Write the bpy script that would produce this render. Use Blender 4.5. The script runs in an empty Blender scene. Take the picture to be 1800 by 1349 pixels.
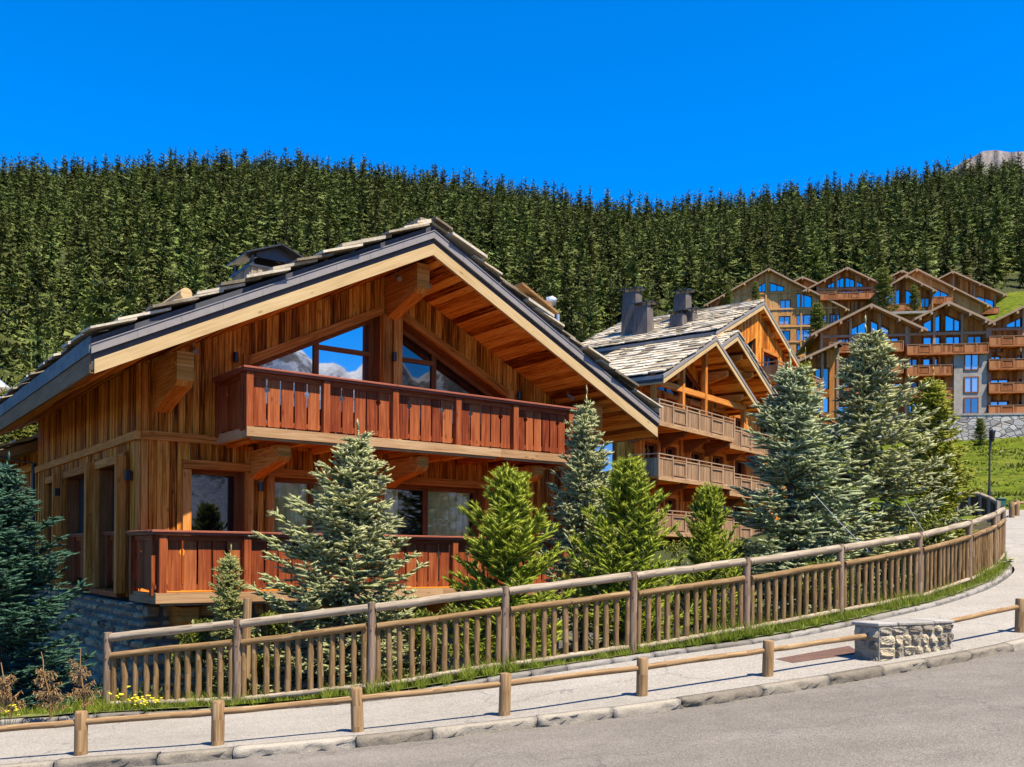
import bpy, math, random
import numpy as np
from mathutils import Vector
R = math.radians
rnd = random.Random(7)
nr = np.random.default_rng(11)
scene = bpy.context.scene
C = scene.collection

# ------------------------------------------------------------------ helpers
def tag(o, label=None, cat=None, group=None, kind=None):
    if label: o["label"] = label
    if cat: o["category"] = cat
    if group: o["group"] = group
    if kind: o["kind"] = kind
    return o

def empty(name, loc, rz=0.0):
    o = bpy.data.objects.new(name, None)
    C.objects.link(o)
    o.location = loc
    o.rotation_euler = (0, 0, rz)
    o.empty_display_size = 0.2
    return o

def link_mesh(name, me, mats, parent=None):
    for m in (mats if isinstance(mats, (list, tuple)) else [mats]):
        me.materials.append(m)
    o = bpy.data.objects.new(name, me)
    C.objects.link(o)
    if parent is not None:
        o.parent = parent
    return o

def children(o, pool=None):
    return [c for c in C.objects if c.parent == o]

def copy_thing(root, kids, loc, rz=0.0, scale=1.0):
    """copy a thing and the parts listed in kids (list of (part, [sub-parts]))"""
    r = root.copy(); C.objects.link(r)
    r.location = loc; r.rotation_euler = (0, 0, rz); r.scale = (scale,) * 3
    for k, subs in kids:
        c = k.copy(); C.objects.link(c); c.parent = r
        for s in subs:
            d = s.copy(); C.objects.link(d); d.parent = c
    return r

V3 = lambda *a: np.array(a, float)
def nrm(v):
    v = np.asarray(v, float)
    return v / (np.linalg.norm(v) + 1e-12)

class MB:
    """collects boxes, prisms and tubes into one mesh, with uv = metres along the grain / across it"""
    def __init__(s, off=(0, 0, 0)):
        s.v = []; s.f = []; s.uv = []; s.mi = []; s.off = np.array(off, float); s.sm = []
    def add(s, verts, faces, grain=(0, 0, 1), mi=0, smooth=False):
        b = len(s.v)
        verts = [np.asarray(p, float) for p in verts]
        g = nrm(grain)
        ru, rv = rnd.random() * 40, rnd.random() * 40
        for p in verts: s.v.append(p - s.off)
        for f in faces:
            p0, p1, p2 = verts[f[0]], verts[f[1]], verts[f[2]]
            a = p1 - p0; c = p2 - p0
            n = np.array([a[1]*c[2]-a[2]*c[1], a[2]*c[0]-a[0]*c[2], a[0]*c[1]-a[1]*c[0]])
            n = n / (np.linalg.norm(n) + 1e-12)
            if abs(n @ g) > 0.9:
                t = np.array([1., 0, 0]) if abs(n[0]) < .8 else np.array([0, 1., 0])
                gg = nrm(t - n * (t @ n)); k = .35
            else:
                gg = nrm(g - n * (g @ n)); k = 1.0
            w = np.array([n[1]*gg[2]-n[2]*gg[1], n[2]*gg[0]-n[0]*gg[2], n[0]*gg[1]-n[1]*gg[0]])
            s.f.append(tuple(b + i for i in f)); s.mi.append(mi); s.sm.append(smooth)
            for i in f:
                p = verts[i]
                s.uv.append((float(p @ gg) * k + ru, float(p @ w) + rv))
    def box(s, c, h, X=(1, 0, 0), Y=(0, 1, 0), Z=(0, 0, 1), grain=None, mi=0, ch=0.0):
        c = np.asarray(c, float); X, Y, Z = (np.asarray(a, float) for a in (X, Y, Z))
        if grain is None:
            grain = (X, Y, Z)[int(np.argmax(h))]
        if ch <= 0:
            vs = [c + X*h[0]*a + Y*h[1]*b + Z*h[2]*d for d in (-1, 1) for b in (-1, 1) for a in (-1, 1)]
            fs = [(0, 2, 3, 1), (4, 5, 7, 6), (0, 1, 5, 4), (2, 6, 7, 3), (0, 4, 6, 2), (1, 3, 7, 5)]
            s.add(vs, fs, grain, mi)
        else:
            vs = []; x, y, z = h
            for d, q in ((-z, 1), (-z + ch, 0), (z - ch, 0), (z, 1)):
                xx, yy = (x - ch, y - ch) if q else (x, y)
                k = ch * .6
                if q: ring = [(-xx, -yy), (xx, -yy), (xx, yy), (-xx, yy)]; ring = [p for p in ring for _ in (0, 1)]
                else: ring = [(-xx, -yy + k), (-xx + k, -yy), (xx - k, -yy), (xx, -yy + k), (xx, yy - k), (xx - k, yy), (-xx + k, yy), (-xx, yy - k)]
                if q: ring = [(-xx, -yy + k), (-xx + k, -yy), (xx - k, -yy), (xx, -yy + k), (xx, yy - k), (xx - k, yy), (-xx + k, yy), (-xx, yy - k)]
                vs += [c + X*a + Y*b + Z*d for a, b in ring]
            fs = [tuple(range(7, -1, -1)), tuple(range(24, 32))]
            for l in range(3):
                for i in range(8):
                    j = (i + 1) % 8
                    fs.append((l*8 + i, l*8 + j, l*8 + 8 + j, l*8 + 8 + i))
            s.add(vs, fs, grain, mi)
    def prism(s, poly, ext, grain=(0, 0, 1), mi=0):
        """poly: list of 3d points (planar), ext: extrusion vector"""
        n = len(poly); ext = np.asarray(ext, float)
        p = [np.asarray(q, float) for q in poly]
        vs = p + [q + ext for q in p]
        fs = [tuple(range(n - 1, -1, -1)), tuple(range(n, 2*n))]
        for i in range(n):
            j = (i + 1) % n
            fs.append((i, j, n + j, n + i))
        s.add(vs, fs, grain, mi)
    def tube(s, pts, rad, n=8, cap=True, mi=0, jit=0.0, flat=None, smooth=True):
        pts = [np.asarray(p, float) for p in pts]
        if not hasattr(rad, '__len__'): rad = [rad] * len(pts)
        ax = nrm(pts[-1] - pts[0])
        up = np.array([0, 0, 1.]) if abs(ax[2]) < .9 else np.array([0, 1., 0])
        A = nrm(np.cross(ax, up)); B = nrm(np.cross(A, ax))
        vs = []
        for p, r in zip(pts, rad):
            for i in range(n):
                t = 2 * math.pi * (i + .5) / n
                k = r * (1 + jit * (rnd.random() - .5))
                x, y = math.cos(t) * k, math.sin(t) * k
                if flat is not None: y = max(y, -flat * r)
                vs.append(p + A * x + B * y)
        fs = []
        for l in range(len(pts) - 1):
            for i in range(n):
                j = (i + 1) % n
                fs.append((l*n + i, l*n + j, (l+1)*n + j, (l+1)*n + i))
        s.add(vs, fs, ax, mi, smooth)
        if cap:
            b = [pts[0] + (v - pts[0]) for v in vs[:n]]
            t = vs[-n:]
            s.add(b, [tuple(range(n - 1, -1, -1))], ax, mi)
            s.add(t, [tuple(range(n))], ax, mi)
    def build(s, name, mats, parent=None):
        me = bpy.data.meshes.new(name)
        me.from_pydata([tuple(p) for p in s.v], [], s.f)
        uv = me.uv_layers.new(name='UVMap')
        uv.data.foreach_set('uv', np.array(s.uv, np.float32).ravel())
        me.polygons.foreach_set('material_index', np.array(s.mi, np.int32))
        me.polygons.foreach_set('use_smooth', np.array(s.sm, bool))
        me.update()
        return link_mesh(name, me, mats, parent)

def mesh_np(name, verts, faces, uv=None, k=None, smooth=False):
    """faces: int array (n,k); uv: (n*k,2)"""
    me = bpy.data.meshes.new(name)
    n, k = faces.shape
    me.vertices.add(len(verts)); me.vertices.foreach_set('co', np.ascontiguousarray(verts, np.float32).ravel())
    me.loops.add(n * k); me.loops.foreach_set('vertex_index', np.ascontiguousarray(faces, np.int32).ravel())
    me.polygons.add(n)
    me.polygons.foreach_set('loop_start', np.arange(0, n * k, k, dtype=np.int32))
    me.polygons.foreach_set('loop_total', np.full(n, k, np.int32))
    if smooth: me.polygons.foreach_set('use_smooth', np.ones(n, bool))
    if uv is not None:
        l = me.uv_layers.new(name='UVMap'); l.data.foreach_set('uv', np.ascontiguousarray(uv, np.float32).ravel())
    me.update(calc_edges=True); me.validate()
    return me

# ------------------------------------------------------------------ camera (photograph: 33 mm, verticals corrected, eye at z = 0)
F, PX, PY = 1660.0, 900.0, 975.0
ROLL = math.atan(29 / 3475)
cr, sr = math.cos(ROLL), math.sin(ROLL)
def at(px, py, Y):
    dx, dy = px - PX, py - PY
    return V3((dx * cr + dy * sr) / F * Y, Y, -(-dx * sr + dy * cr) / F * Y)
def proj(x, y, z):
    a = x / y * F; b = -z / y * F
    return PX + a * cr - b * sr, PY + a * sr + b * cr
cam = bpy.data.cameras.new('camera'); cam_o = bpy.data.objects.new('camera', cam)
C.objects.link(cam_o); scene.camera = cam_o
cam.sensor_width = 36.0; cam.lens = 36.0 * F / 1800
cam.shift_x = 0.0; cam.shift_y = (PY - 674.5) / 1800
cam.clip_start = 0.1; cam.clip_end = 12000
cam_o.rotation_euler = (R(90), -ROLL, 0)

# ------------------------------------------------------------------ light
SUN_EL, SUN_AZ = R(63), R(-42)           # azimuth from +X
sd = V3(math.cos(SUN_EL) * math.cos(SUN_AZ), math.cos(SUN_EL) * math.sin(SUN_AZ), math.sin(SUN_EL))
w = bpy.data.worlds.new('World'); scene.world = w; w.use_nodes = True
nt = w.node_tree; nt.nodes.clear()
sky = nt.nodes.new('ShaderNodeTexSky'); sky.sky_type = 'NISHITA'; sky.sun_disc = False
sky.sun_elevation = SUN_EL; sky.sun_rotation = math.atan2(sd[0], sd[1])
sky.altitude = 1700; sky.air_density = 1.0; sky.dust_density = 0.0; sky.ozone_density = 3.0
hs = nt.nodes.new('ShaderNodeHueSaturation'); hs.inputs['Saturation'].default_value = 1.5; hs.inputs['Hue'].default_value = 0.488
gain = nt.nodes.new('ShaderNodeMix'); gain.data_type = 'RGBA'; gain.blend_type = 'MULTIPLY'; gain.inputs[0].default_value = 1.0; gain.inputs[7].default_value = (1.0, .98, 1.42, 1)
bg = nt.nodes.new('ShaderNodeBackground'); bg.inputs['Strength'].default_value = 0.088
wo = nt.nodes.new('ShaderNodeOutputWorld')
nt.links.new(sky.outputs[0], hs.inputs['Color']); nt.links.new(hs.outputs[0], gain.inputs[6]); nt.links.new(gain.outputs[2], bg.inputs['Color']); nt.links.new(bg.outputs[0], wo.inputs['Surface'])
sl = bpy.data.lights.new('sun', 'SUN'); so = bpy.data.objects.new('sun', sl); C.objects.link(so)
sl.energy = 5.0; sl.angle = R(0.53); sl.color = (1.0, 0.90, 0.74)
so.rotation_euler = Vector(sd).to_track_quat('Z', 'Y').to_euler()
so.location = (30, -20, 60)
vs_ = scene.view_settings
vs_.view_transform = 'Standard'; vs_.look = 'None'; vs_.exposure = 1.25; vs_.gamma = 1.0
scene.cycles.max_bounces = 8; scene.cycles.diffuse_bounces = 4; scene.cycles.transparent_max_bounces = 8

# ------------------------------------------------------------------ materials
def new_mat(name):
    m = bpy.data.materials.new(name); m.use_nodes = True
    t = m.node_tree; b = t.nodes['Principled BSDF']
    return m, t, b
def N(t, typ, **kw):
    n = t.nodes.new(typ)
    for k, v in kw.items():
        if k.startswith('_'): setattr(n, k[1:], v)
        else: n.inputs[k.replace('__', ' ')].default_value = v
    return n
def ramp(t, fac, stops):
    r = t.nodes.new('ShaderNodeValToRGB'); e = r.color_ramp.elements
    while len(e) < len(stops): e.new(0.5)
    for q, (p, c) in zip(e, stops):
        q.position = p; q.color = (*c, 1) if len(c) == 3 else c
    t.links.new(fac, r.inputs[0]); return r.outputs[0]
def math_(t, op, a, b=None, c=None):
    n = t.nodes.new('ShaderNodeMath'); n.operation = op
    for i, x in enumerate((a, b, c)):
        if x is None: continue
        if isinstance(x, (int, float)): n.inputs[i].default_value = x
        else: t.links.new(x, n.inputs[i])
    return n.outputs[0]
def mixc(t, fac, a, b, mode='MIX'):
    n = t.nodes.new('ShaderNodeMix'); n.data_type = 'RGBA'; n.blend_type = mode
    for i, x in ((0, fac), (6, a), (7, b)):
        if isinstance(x, (int, float)): n.inputs[i].default_value = x
        elif isinstance(x, tuple): n.inputs[i].default_value = (*x, 1)
        else: t.links.new(x, n.inputs[i])
    return n.outputs[2]
def noise(t, vec, scale, detail=4, rough=.55, dist=0.0):
    n = N(t, 'ShaderNodeTexNoise', Scale=scale, Detail=detail, Roughness=rough, Distortion=dist)
    if vec is not None: t.links.new(vec, n.inputs['Vector'])
    return n.outputs['Fac']
def mapping(t, vec, scale):
    n = t.nodes.new('ShaderNodeMapping'); n.inputs['Scale'].default_value = scale
    t.links.new(vec, n.inputs['Vector']); return n.outputs[0]
def coord(t, which='UV'):
    return t.nodes.new('ShaderNodeTexCoord').outputs[which]
def bump(t, b, h, strength=.3, dist=.01):
    n = N(t, 'ShaderNodeBump', Strength=strength, Distance=dist)
    t.links.new(h, n.inputs['Height']); t.links.new(n.outputs[0], b.inputs['Normal'])
def island(t):
    return t.nodes.new('ShaderNodeNewGeometry').outputs['Random Per Island']

def wood(name, dark, mid, light, rough=.6, var=.5, grain=.6, across=24., stain=None, bmp=.25, spec=.07):
    m, t, b = new_mat(name)
    uv = coord(t)
    g = noise(t, mapping(t, uv, (1.1, across, 1)), 1.0, 6, .6, .6)
    g2 = noise(t, mapping(t, uv, (5, across * 4, 1)), 1.0, 3, .6)
    big = noise(t, mapping(t, uv, (.9, 3.0, 1)), 1.0, 3, .5)
    f = math_(t, 'ADD', math_(t, 'MULTIPLY', math_(t, 'SUBTRACT', g, .5), grain * 2.0), math_(t, 'MULTIPLY', math_(t, 'SUBTRACT', big, .5), .6))
    f = math_(t, 'ADD', f, math_(t, 'MULTIPLY', math_(t, 'SUBTRACT', island(t), .5), var))
    f = math_(t, 'ADD', f, .5)
    col = ramp(t, f, [(0.05, dark), (0.5, mid), (0.95, light)])
    # knots
    vo = N(t, 'ShaderNodeTexVoronoi', Scale=1.0); t.links.new(mapping(t, uv, (2.3, 5.5, 1)), vo.inputs['Vector'])
    kn = ramp(t, vo.outputs['Distance'], [(0.0, (1, 1, 1)), (.10, (.6, .6, .6)), (.17, (0, 0, 0))])
    col = mixc(t, math_(t, 'MULTIPLY', kn, .6), col, tuple(c * .35 for c in dark))
    if stain:
        s = noise(t, mapping(t, coord(t, 'Object'), (2.2, 2.2, .8)), 1.0, 6, .7)
        col = mixc(t, ramp(t, s, [(.52, (0, 0, 0)), (.80, (.6, .6, .6))]), col, stain)
    t.links.new(col, b.inputs['Base Color'])
    b.inputs['Roughness'].default_value = rough
    b.inputs['Specular IOR Level'].default_value = spec
    bump(t, b, math_(t, 'ADD', g, math_(t, 'MULTIPLY', g2, .5)), bmp, .006)
    return m

def plain(name, col, rough=.6, metal=0.0, var=.25, scale=6.0, bmp=0.0, islandvar=0.0):
    m, t, b = new_mat(name)
    n = noise(t, coord(t, 'Object'), scale, 5, .6)
    f = n
    if islandvar: f = math_(t, 'ADD', math_(t, 'MULTIPLY', n, 1 - islandvar), math_(t, 'MULTIPLY', island(t), islandvar))
    lo = tuple(c * (1 - var) for c in col); hi = tuple(min(1, c * (1 + var)) for c in col)
    t.links.new(ramp(t, f, [(.25, lo), (.75, hi)]), b.inputs['Base Color'])
    b.inputs['Roughness'].default_value = rough; b.inputs['Metallic'].default_value = metal
    if bmp: bump(t, b, n, bmp, .01)
    return m

def stone(name, cols, rough=.85, scale=9.0):
    """individual stones: colour per island + grain"""
    m, t, b = new_mat(name)
    oc = coord(t, 'Object')
    n = noise(t, oc, scale, 6, .65); n2 = noise(t, oc, scale * 5, 4, .6)
    f = math_(t, 'ADD', math_(t, 'MULTIPLY', island(t), .75), math_(t, 'MULTIPLY', math_(t, 'SUBTRACT', n, .35), .55))
    k = len(cols)
    col = ramp(t, f, [(.08 + .84 * i / (k - 1), c) for i, c in enumerate(cols)])
    col = mixc(t, .55, col, ramp(t, n2, [(.3, (.45, .45, .45)), (.7, (1, 1, 1))]), 'MULTIPLY')
    t.links.new(col, b.inputs['Base Color']); b.inputs['Roughness'].default_value = rough
    b.inputs['Specular IOR Level'].default_value = .2
    bump(t, b, math_(t, 'ADD', n, math_(t, 'MULTIPLY', n2, .5)), .6, .02)
    return m

def rubble(name, cols, mortar, sx=2.2, sz=3.4):
    """masonry of a far wall"""
    m, t, b = new_mat(name)
    oc = mapping(t, coord(t, 'Object'), (sx, sx, sz))
    d = noise(t, coord(t, 'Object'), 3.0, 3)
    vo = N(t, 'ShaderNodeTexVoronoi', Scale=1.0); t.links.new(oc, vo.inputs['Vector'])
    ve = N(t, 'ShaderNodeTexVoronoi', Scale=1.0, _feature='DISTANCE_TO_EDGE'); t.links.new(oc, ve.inputs['Vector'])
    sep = t.nodes.new('ShaderNodeSeparateColor'); t.links.new(vo.outputs['Color'], sep.inputs[0])
    k = len(cols)
    col = ramp(t, math_(t, 'ADD', math_(t, 'MULTIPLY', sep.outputs[0], .8), math_(t, 'MULTIPLY', d, .2)), [(.1 + .8 * i / (k - 1), c) for i, c in enumerate(cols)])
    e = ramp(t, ve.outputs['Distance'], [(0.02, (0, 0, 0)), (.09, (1, 1, 1))])
    t.links.new(mixc(t, e, mortar, col), b.inputs['Base Color'])
    b.inputs['Roughness'].default_value = .9
    bump(t, b, e, .8, .03)
    return m

def glass(name, tint, refl=.5, clear=0.0):
    """double glazing: mirror-like reflection over a dark (or clear) pane"""
    m, t, b = new_mat(name)
    gl = N(t, 'ShaderNodeBsdfGlossy', Roughness=.015); gl.inputs['Color'].default_value = (.95, .97, 1, 1)
    wob = N(t, 'ShaderNodeBump', Strength=.05, Distance=.02)
    t.links.new(noise(t, coord(t, 'Object'), 1.2, 1), wob.inputs['Height']); t.links.new(wob.outputs[0], gl.inputs['Normal'])
    if clear:
        un = t.nodes.new('ShaderNodeBsdfTransparent'); un.inputs['Color'].default_value = (*tint, 1)
    else:
        un = N(t, 'ShaderNodeBsdfDiffuse'); un.inputs['Color'].default_value = (*tint, 1)
    mx = t.nodes.new('ShaderNodeMixShader'); mx.inputs[0].default_value = refl
    t.links.new(un.outputs[0], mx.inputs[1]); t.links.new(gl.outputs[0], mx.inputs[2])
    t.links.new(mx.outputs[0], t.nodes['Material Output'].inputs['Surface'])
    return m

def leafmat(name, base, tip, dark, rough=.5, trans=.25, objvar=0.0, spec=.3):
    """uv.x = position along the shoot, uv.y = random per shoot"""
    m, t, b = new_mat(name)
    sp = t.nodes.new('ShaderNodeSeparateXYZ'); t.links.new(coord(t), sp.inputs[0])
    c = mixc(t, sp.outputs[1], dark, base)
    c = mixc(t, math_(t, 'MULTIPLY', math_(t, 'POWER', sp.outputs[0], 2.0), .8), c, tip)
    n = noise(t, coord(t, 'Object'), 1.4, 2)
    c = mixc(t, math_(t, 'MULTIPLY', ramp(t, n, [(.4, (0, 0, 0)), (.7, (1, 1, 1))]), .35), c, tuple(x * y for x, y in zip(tip, (.9, .95, .7))))
    if objvar:
        oi = t.nodes.new('ShaderNodeObjectInfo').outputs['Random']
        hsv = t.nodes.new('ShaderNodeHueSaturation')
        t.links.new(math_(t, 'ADD', .485, math_(t, 'MULTIPLY', oi, .04)), hsv.inputs['Hue'])
        t.links.new(math_(t, 'ADD', 1 - objvar, math_(t, 'MULTIPLY', oi, 2 * objvar)), hsv.inputs['Value'])
        t.links.new(c, hsv.inputs['Color']); c = hsv.outputs[0]
    t.links.new(c, b.inputs['Base Color']); b.inputs['Roughness'].default_value = rough
    b.inputs['Specular IOR Level'].default_value = spec
    if trans:
        tr = t.nodes.new('ShaderNodeBsdfTranslucent'); t.links.new(c, tr.inputs['Color'])
        mx = t.nodes.new('ShaderNodeMixShader'); mx.inputs[0].default_value = trans
        t.links.new(b.outputs[0], mx.inputs[1]); t.links.new(tr.outputs[0], mx.inputs[2])
        t.links.new(mx.outputs[0], t.nodes['Material Output'].inputs['Surface'])
    return m

M = {}
M['clad'] = wood('cladding', (.07, .014, .001), (.40, .112, .008), (.72, .29, .045), var=.65, grain=1.2, across=30, stain=(.10, .030, .004))
M['trim'] = wood('trim_wood', (.16, .04, .006), (.45, .155, .025), (.64, .29, .075), var=.35, grain=.8)
M['soffit'] = wood('soffit_wood', (.09, .010, .001), (.46, .125, .011), (.74, .31, .055), var=.95, grain=.9)
M['barge'] = wood('barge_wood', (.24, .14, .055), (.43, .30, .145), (.54, .41, .22), var=.2, grain=.5)
M['fasc'] = wood('fascia_wood', (.10, .05, .02), (.23, .13, .055), (.34, .21, .10), var=.25)
M['red'] = wood('balcony_wood', (.075, .012, .005), (.215, .049, .016), (.35, .112, .036), var=.45, grain=.75, rough=.5)
M['redrail'] = wood('handrail_wood', (.12, .03, .016), (.24, .075, .045), (.36, .14, .09), var=.2, grain=.4, rough=.35)
M['beam'] = wood('beam_wood', (.17, .08, .03), (.33, .19, .09), (.46, .31, .17), var=.3, grain=.6)
M['frame'] = wood('frame_wood', (.07, .022, .008), (.17, .06, .02), (.28, .11, .04), var=.3)
M['greywood'] = wood('weathered_wood', (.085, .062, .040), (.245, .195, .135), (.40, .34, .265), var=.35, grain=.75, bmp=.4)
M['fpost'] = wood('fence_post_wood', (.06, .038, .022), (.175, .12, .08), (.31, .235, .17), var=.3, grain=.8, bmp=.4)
M['picket'] = wood('picket_wood', (.05, .027, .010), (.165, .100, .043), (.31, .215, .115), var=.55, grain=.7, bmp=.4)
M['log'] = wood('post_wood', (.085, .045, .018), (.23, .14, .065), (.38, .27, .15), var=.3, grain=.8, bmp=.5)
M['palebal'] = wood('pale_balcony_wood', (.13, .065, .03), (.29, .17, .09), (.43, .29, .18), var=.5, grain=.6)
M['hotelwood'] = wood('hotel_wood', (.08, .022, .004), (.28, .098, .018), (.46, .19, .048), var=.7, grain=.4, across=12)
M['hotelred'] = wood('hotel_balcony_wood', (.12, .038, .013), (.30, .11, .038), (.43, .20, .085), var=.5, grain=.4, across=12)
M['hotelpale'] = wood('hotel_pale_wood', (.26, .11, .030), (.47, .235, .075), (.60, .36, .15), var=.4, grain=.35, across=12)
M['hotelroof'] = wood('hotel_eaves', (.14, .085, .05), (.29, .195, .125), (.40, .29, .20), var=.3, grain=.3, across=12)
M['flash'] = plain('grey_flashing', (.21, .185, .165), .45, .0, .12)
M['darkmetal'] = plain('dark_metal', (.035, .036, .04), .4, .3, .2)
M['membrane'] = plain('roof_membrane', (.035, .037, .045), .8, 0, .3)
M['chimclad'] = wood('chimney_boards', (.03, .028, .028), (.10, .088, .08), (.20, .17, .15), var=.5, grain=.6)
M['slate'] = plain('slate_strip', (.095, .10, .09), .6, 0, .3, islandvar=.5)
M['lamp'] = plain('black_lamp', (.012, .012, .012), .4)
M['slab'] = stone('roof_slabs', [(.15, .12, .08), (.35, .29, .20), (.49, .43, .32), (.59, .52, .40), (.46, .33, .16)], scale=3.0)
M['stones'] = stone('wall_stones', [(.14, .118, .085), (.25, .215, .16), (.36, .315, .235), (.42, .345, .22), (.29, .26, .215)], scale=7.0)
M['basestone'] = stone('basement_stones', [(.13, .095, .055), (.25, .195, .115), (.40, .32, .20), (.46, .34, .17), (.30, .24, .155)], scale=7.0)
M['mortar'] = plain('mortar', (.12, .11, .10), .95, 0, .3, 12, .4)
M['rubble'] = rubble('retaining_rubble', [(.22, .20, .18), (.36, .34, .31), (.48, .46, .42), (.40, .33, .24)], (.08, .075, .07), 1.1, 1.9)
M['coping'] = stone('coping_stone', [(.24, .22, .19), (.33, .31, .275), (.40, .375, .33)], scale=9.0)
M['render'] = plain('pale_stone', (.28, .25, .21), .9, 0, .25, 1.5, .3)
M['glassblue'] = glass('window_glass', (.004, .005, .008), .46)
M['glassmid'] = glass('mid_window_glass', (.006, .008, .012), .26)  # mid-strength reflection over a near-black pane
M['glasspale'] = glass('curtained_window_glass', (.22, .23, .22), .34)
M['glassdark'] = glass('dark_window_glass', (.004, .004, .005), .10)
M['glassclear'] = glass('clear_window_glass', (.92, .95, .92), .07, 1)
M['curtain'] = plain('curtain', (.50, .56, .28), .9, 0, .25, 3)
M['dark'] = plain('dark_interior', (.012, .009, .007), .9)  # near-black colour stands in for the darkness of unlit rooms
M['bark'] = wood('bark', (.04, .028, .018), (.11, .08, .055), (.2, .155, .11), var=.2, grain=.8, across=30, rough=.9)
# ------------------------------------------------------------------ terrain, road, pavement
KERB = [V3(-14, 9.4, -2.99), V3(-9, 9.75, -2.6), V3(-5.09, 10.1, -2.28), V3(-3.85, 10.15, -2.19), V3(-2.93, 10.2, -2.115), V3(-1.55, 10.4, -2.015), V3(-.07, 10.72, -1.895), V3(.9, 10.93, -1.815), V3(1.83, 11.17, -1.725), V3(3.52, 11.73, -1.56), V3(4.47, 12.1, -1.46), V3(5.48, 12.58, -1.37), V3(6.42, 13.08, -1.285), V3(7.44, 13.7, -1.185), V3(9.5, 15.2, -.97), V3(13, 18.2, -.55), V3(18, 23.5, .1), V3(24.5, 31, 1.0), V3(32, 40, 1.9), V3(41, 52, 2.8), V3(54, 70, 4.2)]
INNER = [V3(-14, 13.0, -3.0), V3(-9.5, 13.1, -2.62), V3(-7.14, 13.2, -2.43), V3(-5.6, 13.25, -2.33), V3(-4.2, 13.2, -2.24), V3(-1.93, 13.1, -2.03), V3(.08, 13.4, -1.735), V3(1.75, 13.92, -1.53), V3(2.9, 14.3, -1.41), V3(4.47, 15.0, -1.26), V3(6.2, 16.0, -1.03), V3(7.83, 17.2, -.82), V3(9.47, 18.75, -.56), V3(10.94, 20.7, -.27), V3(11.75, 22.4, -.1), V3(12.45, 24.3, .12), V3(14.35, 28, .55), V3(17.45, 34, 1.15), V3(21.7, 42, 1.95), V3(27.4, 53, 2.75), V3(37, 70, 4.1)]
FENCE = [(-6.00, 14.05, -2.40), (-3.98, 13.75, -2.27), (-2.01, 13.60, -2.04), (-.09, 13.90, -1.75), (1.85, 14.40, -1.53), (3.78, 15.20, -1.29), (5.67, 16.30, -1.05), (7.61, 17.65, -.84), (9.34, 19.30, -.56), (10.77, 21.10, -.31), (11.95, 23.00, -.03)]
def arc(P, step):
    """resample a polyline smoothly (Catmull-Rom)"""
    out = []
    for i in range(len(P) - 1):
        p0, p1, p2, p3 = P[max(i-1, 0)], P[i], P[i+1], P[min(i+2, len(P)-1)]
        n = max(1, int(np.linalg.norm(p2 - p1) / step))
        for k in range(n):
            t = k / n
            out.append(.5 * ((2*p1) + (-p0+p2)*t + (2*p0-5*p1+4*p2-p3)*t*t + (-p0+3*p1-3*p2+p3)*t**3))
    out.append(P[-1]); return out
ctrl = []
for k in KERB: ctrl.append((k[0], k[1], k[2] - .45))
for k in INNER[:15]: ctrl.append((k[0], k[1], k[2] - .3))
for k in INNER[15:]: ctrl.append((k[0], k[1], k[2] - .12))
for x, y, z in FENCE: ctrl.append((x, y + .05, z - .02))
ctrl += [(-9, 14.3, -2.6), (-14, 14.4, -3.0),
 (0, 0, -2.2), (-20, 0, -3.9), (20, 0, -.9), (-25, 10, -4.2), (30, 15, .7), (0, -30, -1.8), (40, -30, 0), (-40, -30, -4),
 (-6, 16, -2.85), (-4, 16, -2.75), (-2, 16, -2.55), (0, 16.8, -2.3), (2, 18, -2.0), (4, 19.0, -1.75), (6.5, 20.5, -1.35), (9, 23.5, -.9), (11, 26.5, -.15),
 (-6.5, 19, -3.1), (-12, 26, -3.1), (0, 22, -2.7), (3.5, 26, -2.1), (-4, 36, -2.2), (-14, 32, -2.5), (-10, 17, -3.05), (-20, 18, -3.6), (-30, 30, -3.0), (-25, 45, 1), (-40, 60, 6), (-10, 55, 2), (-60, 30, -3), (-90, 60, 6),
 (8, 48, .0), (14, 58, .8), (0, 55, 1), (22, 66, 2.2), (12, 38, .3), (17, 46, 1.3),
 (28.8, 60, 3.9), (36, 61, 4.1), (42, 100, 9.6), (50, 90, 8.9), (58, 90, 9.2), (56, 117, 13.7), (63.4, 116, 14.3), (40, 113, 12.6), (75, 112, 14.6), (30, 95, 8),
 (40, 128, 17.8), (66, 128, 17.9), (85, 122, 18), (40, 150, 23), (60, 152, 25), (85, 150, 27), (20, 125, 15),
 (45, 186, 37), (70, 184, 38.5), (92, 184, 40), (105, 200, 52.5), (130, 200, 55), (50, 206, 44), (80, 208, 47), (20, 180, 36), (110, 160, 34)]
for px, ys in [(-500, 300), (0, 290), (100, 312), (230, 292), (340, 276), (460, 273), (700, 298), (800, 312), (900, 325), (1000, 343), (1090, 366), (1180, 358), (1270, 346), (1400, 324), (1600, 296), (1700, 280), (1800, 272), (2300, 265)]:
    r = (px - 900) / F; base = 975 - ys - 62
    for y, k in ((120, .05 if px < 1100 else None), (185, .22 if px < 1100 else None), (250, .455), (340, .72), (450, 1.0), (520, 1.02), (680, .6)):
        if k is None: continue
        ctrl.append((r * y, y, base / F * 450 * k + (2 if y < 200 else 0)))
ctrl += [(-300, 0, 0), (300, 0, 10), (-300, -300, -10), (300, -300, 0), (0, -300, -5), (-500, 700, 60), (500, 700, 60), (0, 900, 20), (-500, 300, 60), (500, 300, 80)]
ctrl = np.array(ctrl)
def _phi(r2): return np.sqrt(r2 + .01)
_c = ctrl[:, :2]
_A = _phi(((_c[:, None] - _c[None]) ** 2).sum(-1)) - np.eye(len(_c)) * 1e-3
_P = np.c_[np.ones(len(_c)), _c]
_K = np.block([[_A, _P], [_P.T, np.zeros((3, 3))]])
_wt = np.linalg.solve(_K, np.r_[ctrl[:, 2], 0, 0, 0])
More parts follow.
